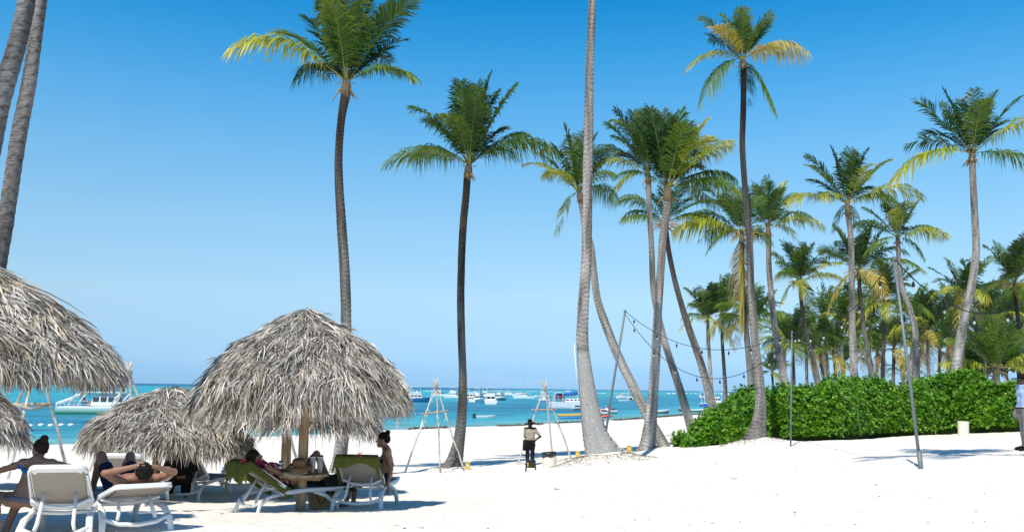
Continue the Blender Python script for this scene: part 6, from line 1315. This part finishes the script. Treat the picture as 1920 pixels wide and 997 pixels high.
m = MB(); m.col = (.80, .83, .84); m.tube([(-1.3, -1.2, 2.95), (-2.3, -1.2, 2.45), (-3.4, -1.2, 1.95), (-4.6, -1.2, 1.50), (-5.1, -1.2, 1.35), (-5.1, -1.2, .5)], [.30, .32, .32, .32, .3, .22], 8, .6); m.build('slide', M_boat, t, smooth=True)
m = MB(); m.col = (.65, .68, .7)
for z in (1.3, 1.7): m.tube([(-4.4, -2.1, z), (-2.4, -2.1, z), (-.8, -2.1, z)], .03, 4)
tag(m.build('railing', M_boat, t), kind='stuff')
for k in range(7): m = MB(); m.col = (.65, .68, .7); m.tube([(-4.4+k*.6, -2.1, .95), (-4.4+k*.6, -2.1, 1.72)], .03, 4); m.build('railing_post', M_boat, t)
box_part('bench', (-.8, -1.0, 1.35), (1.0, .7, .8), (.35, .16, .10), M_boat, t)
tiny_person('person in red and dark clothes on the deck of the large catamaran at left', p+Vector((-1.8, -1.2, .6)), -.6, (.45, .05, .05), (.02, .02, .03))
# buoy line
for k, (px, py) in enumerate(((37, 799), (57, 798.5), (77, 797), (95, 798), (115, 797), (133, 797), (20, 799.5), (5, 800))):
    q = sea_at(px, py); m = MB(); m.col = (.85, .82, .74); m.lathe([(.01, -.15), (.22, -.08), (.27, .03), (.22, .14), (.01, .2)], n=12); o = m.build('buoy', M_boat, None, smooth=True, loc=q); o.scale = (1, 1, 1)
    tag(o, 'white buoy of the swimming line at left, '+['third', 'fourth', 'fifth', 'sixth', 'second last', 'last', 'second', 'first'][k]+' from the left edge' if k not in (4, 5) else 'white buoy of the swimming line at left, '+('rightmost of the row' if k == 5 else 'just left of the rightmost one'), 'buoy', 'white buoys of the swimming line')
# ------------------------------------------------------------------ shore weed and litter
rng = np.random.RandomState(77)
n = 30000; xx = rng.uniform(-12, 60, n); ys = np.interp(xx, SHX_, SHY_); yy = ys-rng.normal(3.2, 1.5, n)-(rng.rand(n) < .15)*rng.uniform(0, 4, n)
sdv = shore(xx, yy); keep = (sdv > .4) & (fbm(xx*.25, xx*0+2, 3) > .30-.006*xx); xx, yy = xx[keep], yy[keep]; n = len(xx)
zz_ = ground(xx, yy)+.01; D = rng.normal(0, 1, (n, 3)); D[:, 2] = np.abs(D[:, 2])*.22
V, F, c = ribbons(np.stack([xx, yy, zz_], 1), D, np.tile([0, 0, 1.], (n, 1))+rng.normal(0, .3, (n, 3)), rng.uniform(.12, .35, n), rng.uniform(.05, .14, n), rng.uniform(0, .4, n), rng, np.array([.13, .095, .065])*rng.uniform(.4, 1.6, (n, 1)))
tag(part('seaweed_line', V, F, M_fibre, col=c), 'dark line of dried seaweed along the waterline', 'seaweed', None, 'stuff')
n = 420; px_ = rng.uniform(150, 1900, n); Yv = 10+rng.rand(n)**1.4*60
P = np.array([tuple(at(a, 800, b)) for a, b in zip(px_, Yv)]); P[:, 2] = ground(P[:, 0], P[:, 1])+.006; ok = shore(P[:, 0], P[:, 1]) > 4; P = P[ok]; n = len(P); D = rng.normal(0, 1, (n, 3)); D[:, 2] *= .1
V, F, c = ribbons(P, D, np.tile([0, 0, 1.], (n, 1))+rng.normal(0, .2, (n, 3)), rng.uniform(.02, .09, n), rng.uniform(.008, .03, n), rng.uniform(0, .2, n), rng, np.array([.28, .22, .15])*rng.uniform(.4, 1.5, (n, 1)))
tag(part('beach_litter', V, F, M_fibre, col=c), 'scattered bits of dry leaf and twig on the sand', 'litter', None, 'stuff')
for k, (px, py, lb) in enumerate(((1374, 897, 'small dark dry leaf lying on open sand right of centre'), (1343, 869, 'small brown husk fragment on the sand in front of the hedge'), (1855, 853, 'small brown leaf on the sand near the right edge'), (1042, 917, 'short twig on the sand below the tilted bin'))):
    q = ground_at(px, py); V, F, c = ribbons(np.array([[0, 0, .01], [.02, .01, .012], [-.03, 0, .012]]), np.array([[1, .2, .1], [-.8, .5, .25], [.3, -.8, .2]]), np.tile([0, 0, 1.], (3, 1)), np.array([.12, .1, .09])*(1.4 if k == 0 else 1), np.array([.05, .04, .03]), np.array([.3, .1, .2]), rng, np.tile([.12, .08, .05], (3, 1)))
    tag(part('dry_leaf', V, F, M_fibre, col=c, loc=q), lb, 'leaf')
# roots and sand skirts at the big palm bases
def roots(root_px, Y, R0, n, seed, spread=.9):
    rng = np.random.RandomState(seed); b = at(*root_px, Y); own = min([o for o in bpy.data.objects if o.get('category') == 'palm tree'], key=lambda o: (Vector((o.location.x, o.location.y))-Vector((b.x, b.y))).length)
    P = []; D = []
    a = rng.rand(n)*2*PI; r = R0*(.62+rng.rand(n)**1.4*spread)
    x = own.location.x+r*np.cos(a); y = own.location.y+r*np.sin(a); z = ground(x, y)+.01
    P = np.stack([x, y, z], 1)-np.array(own.location); D = np.stack([np.cos(a), np.sin(a), rng.uniform(-.5, .1, n)], 1)+rng.normal(0, .25, (n, 3)); D[:, 2] = np.minimum(D[:, 2], .15)
    V, F, c = ribbons(P, D, np.tile([0, 0, 1.], (n, 1))+rng.normal(0, .5, (n, 3)), rng.uniform(.04, .11, n), rng.uniform(.008, .018, n), rng.uniform(.2, .9, n), rng, np.array([.20, .155, .11])*rng.uniform(.4, 1.5, (n, 1)))
    tag(part('root_fringe', V, F, M_fibre, own, col=c), kind='stuff')
roots((1132, 868), 27.8, 1.05, 2800, 1, .9); roots((1416, 830), 30, .75, 900, 2); roots((846, 882), 36, .55, 500, 3); roots((1213, 850), 34.5, .5, 400, 4); roots((632, 890), 30, .4, 250, 5)
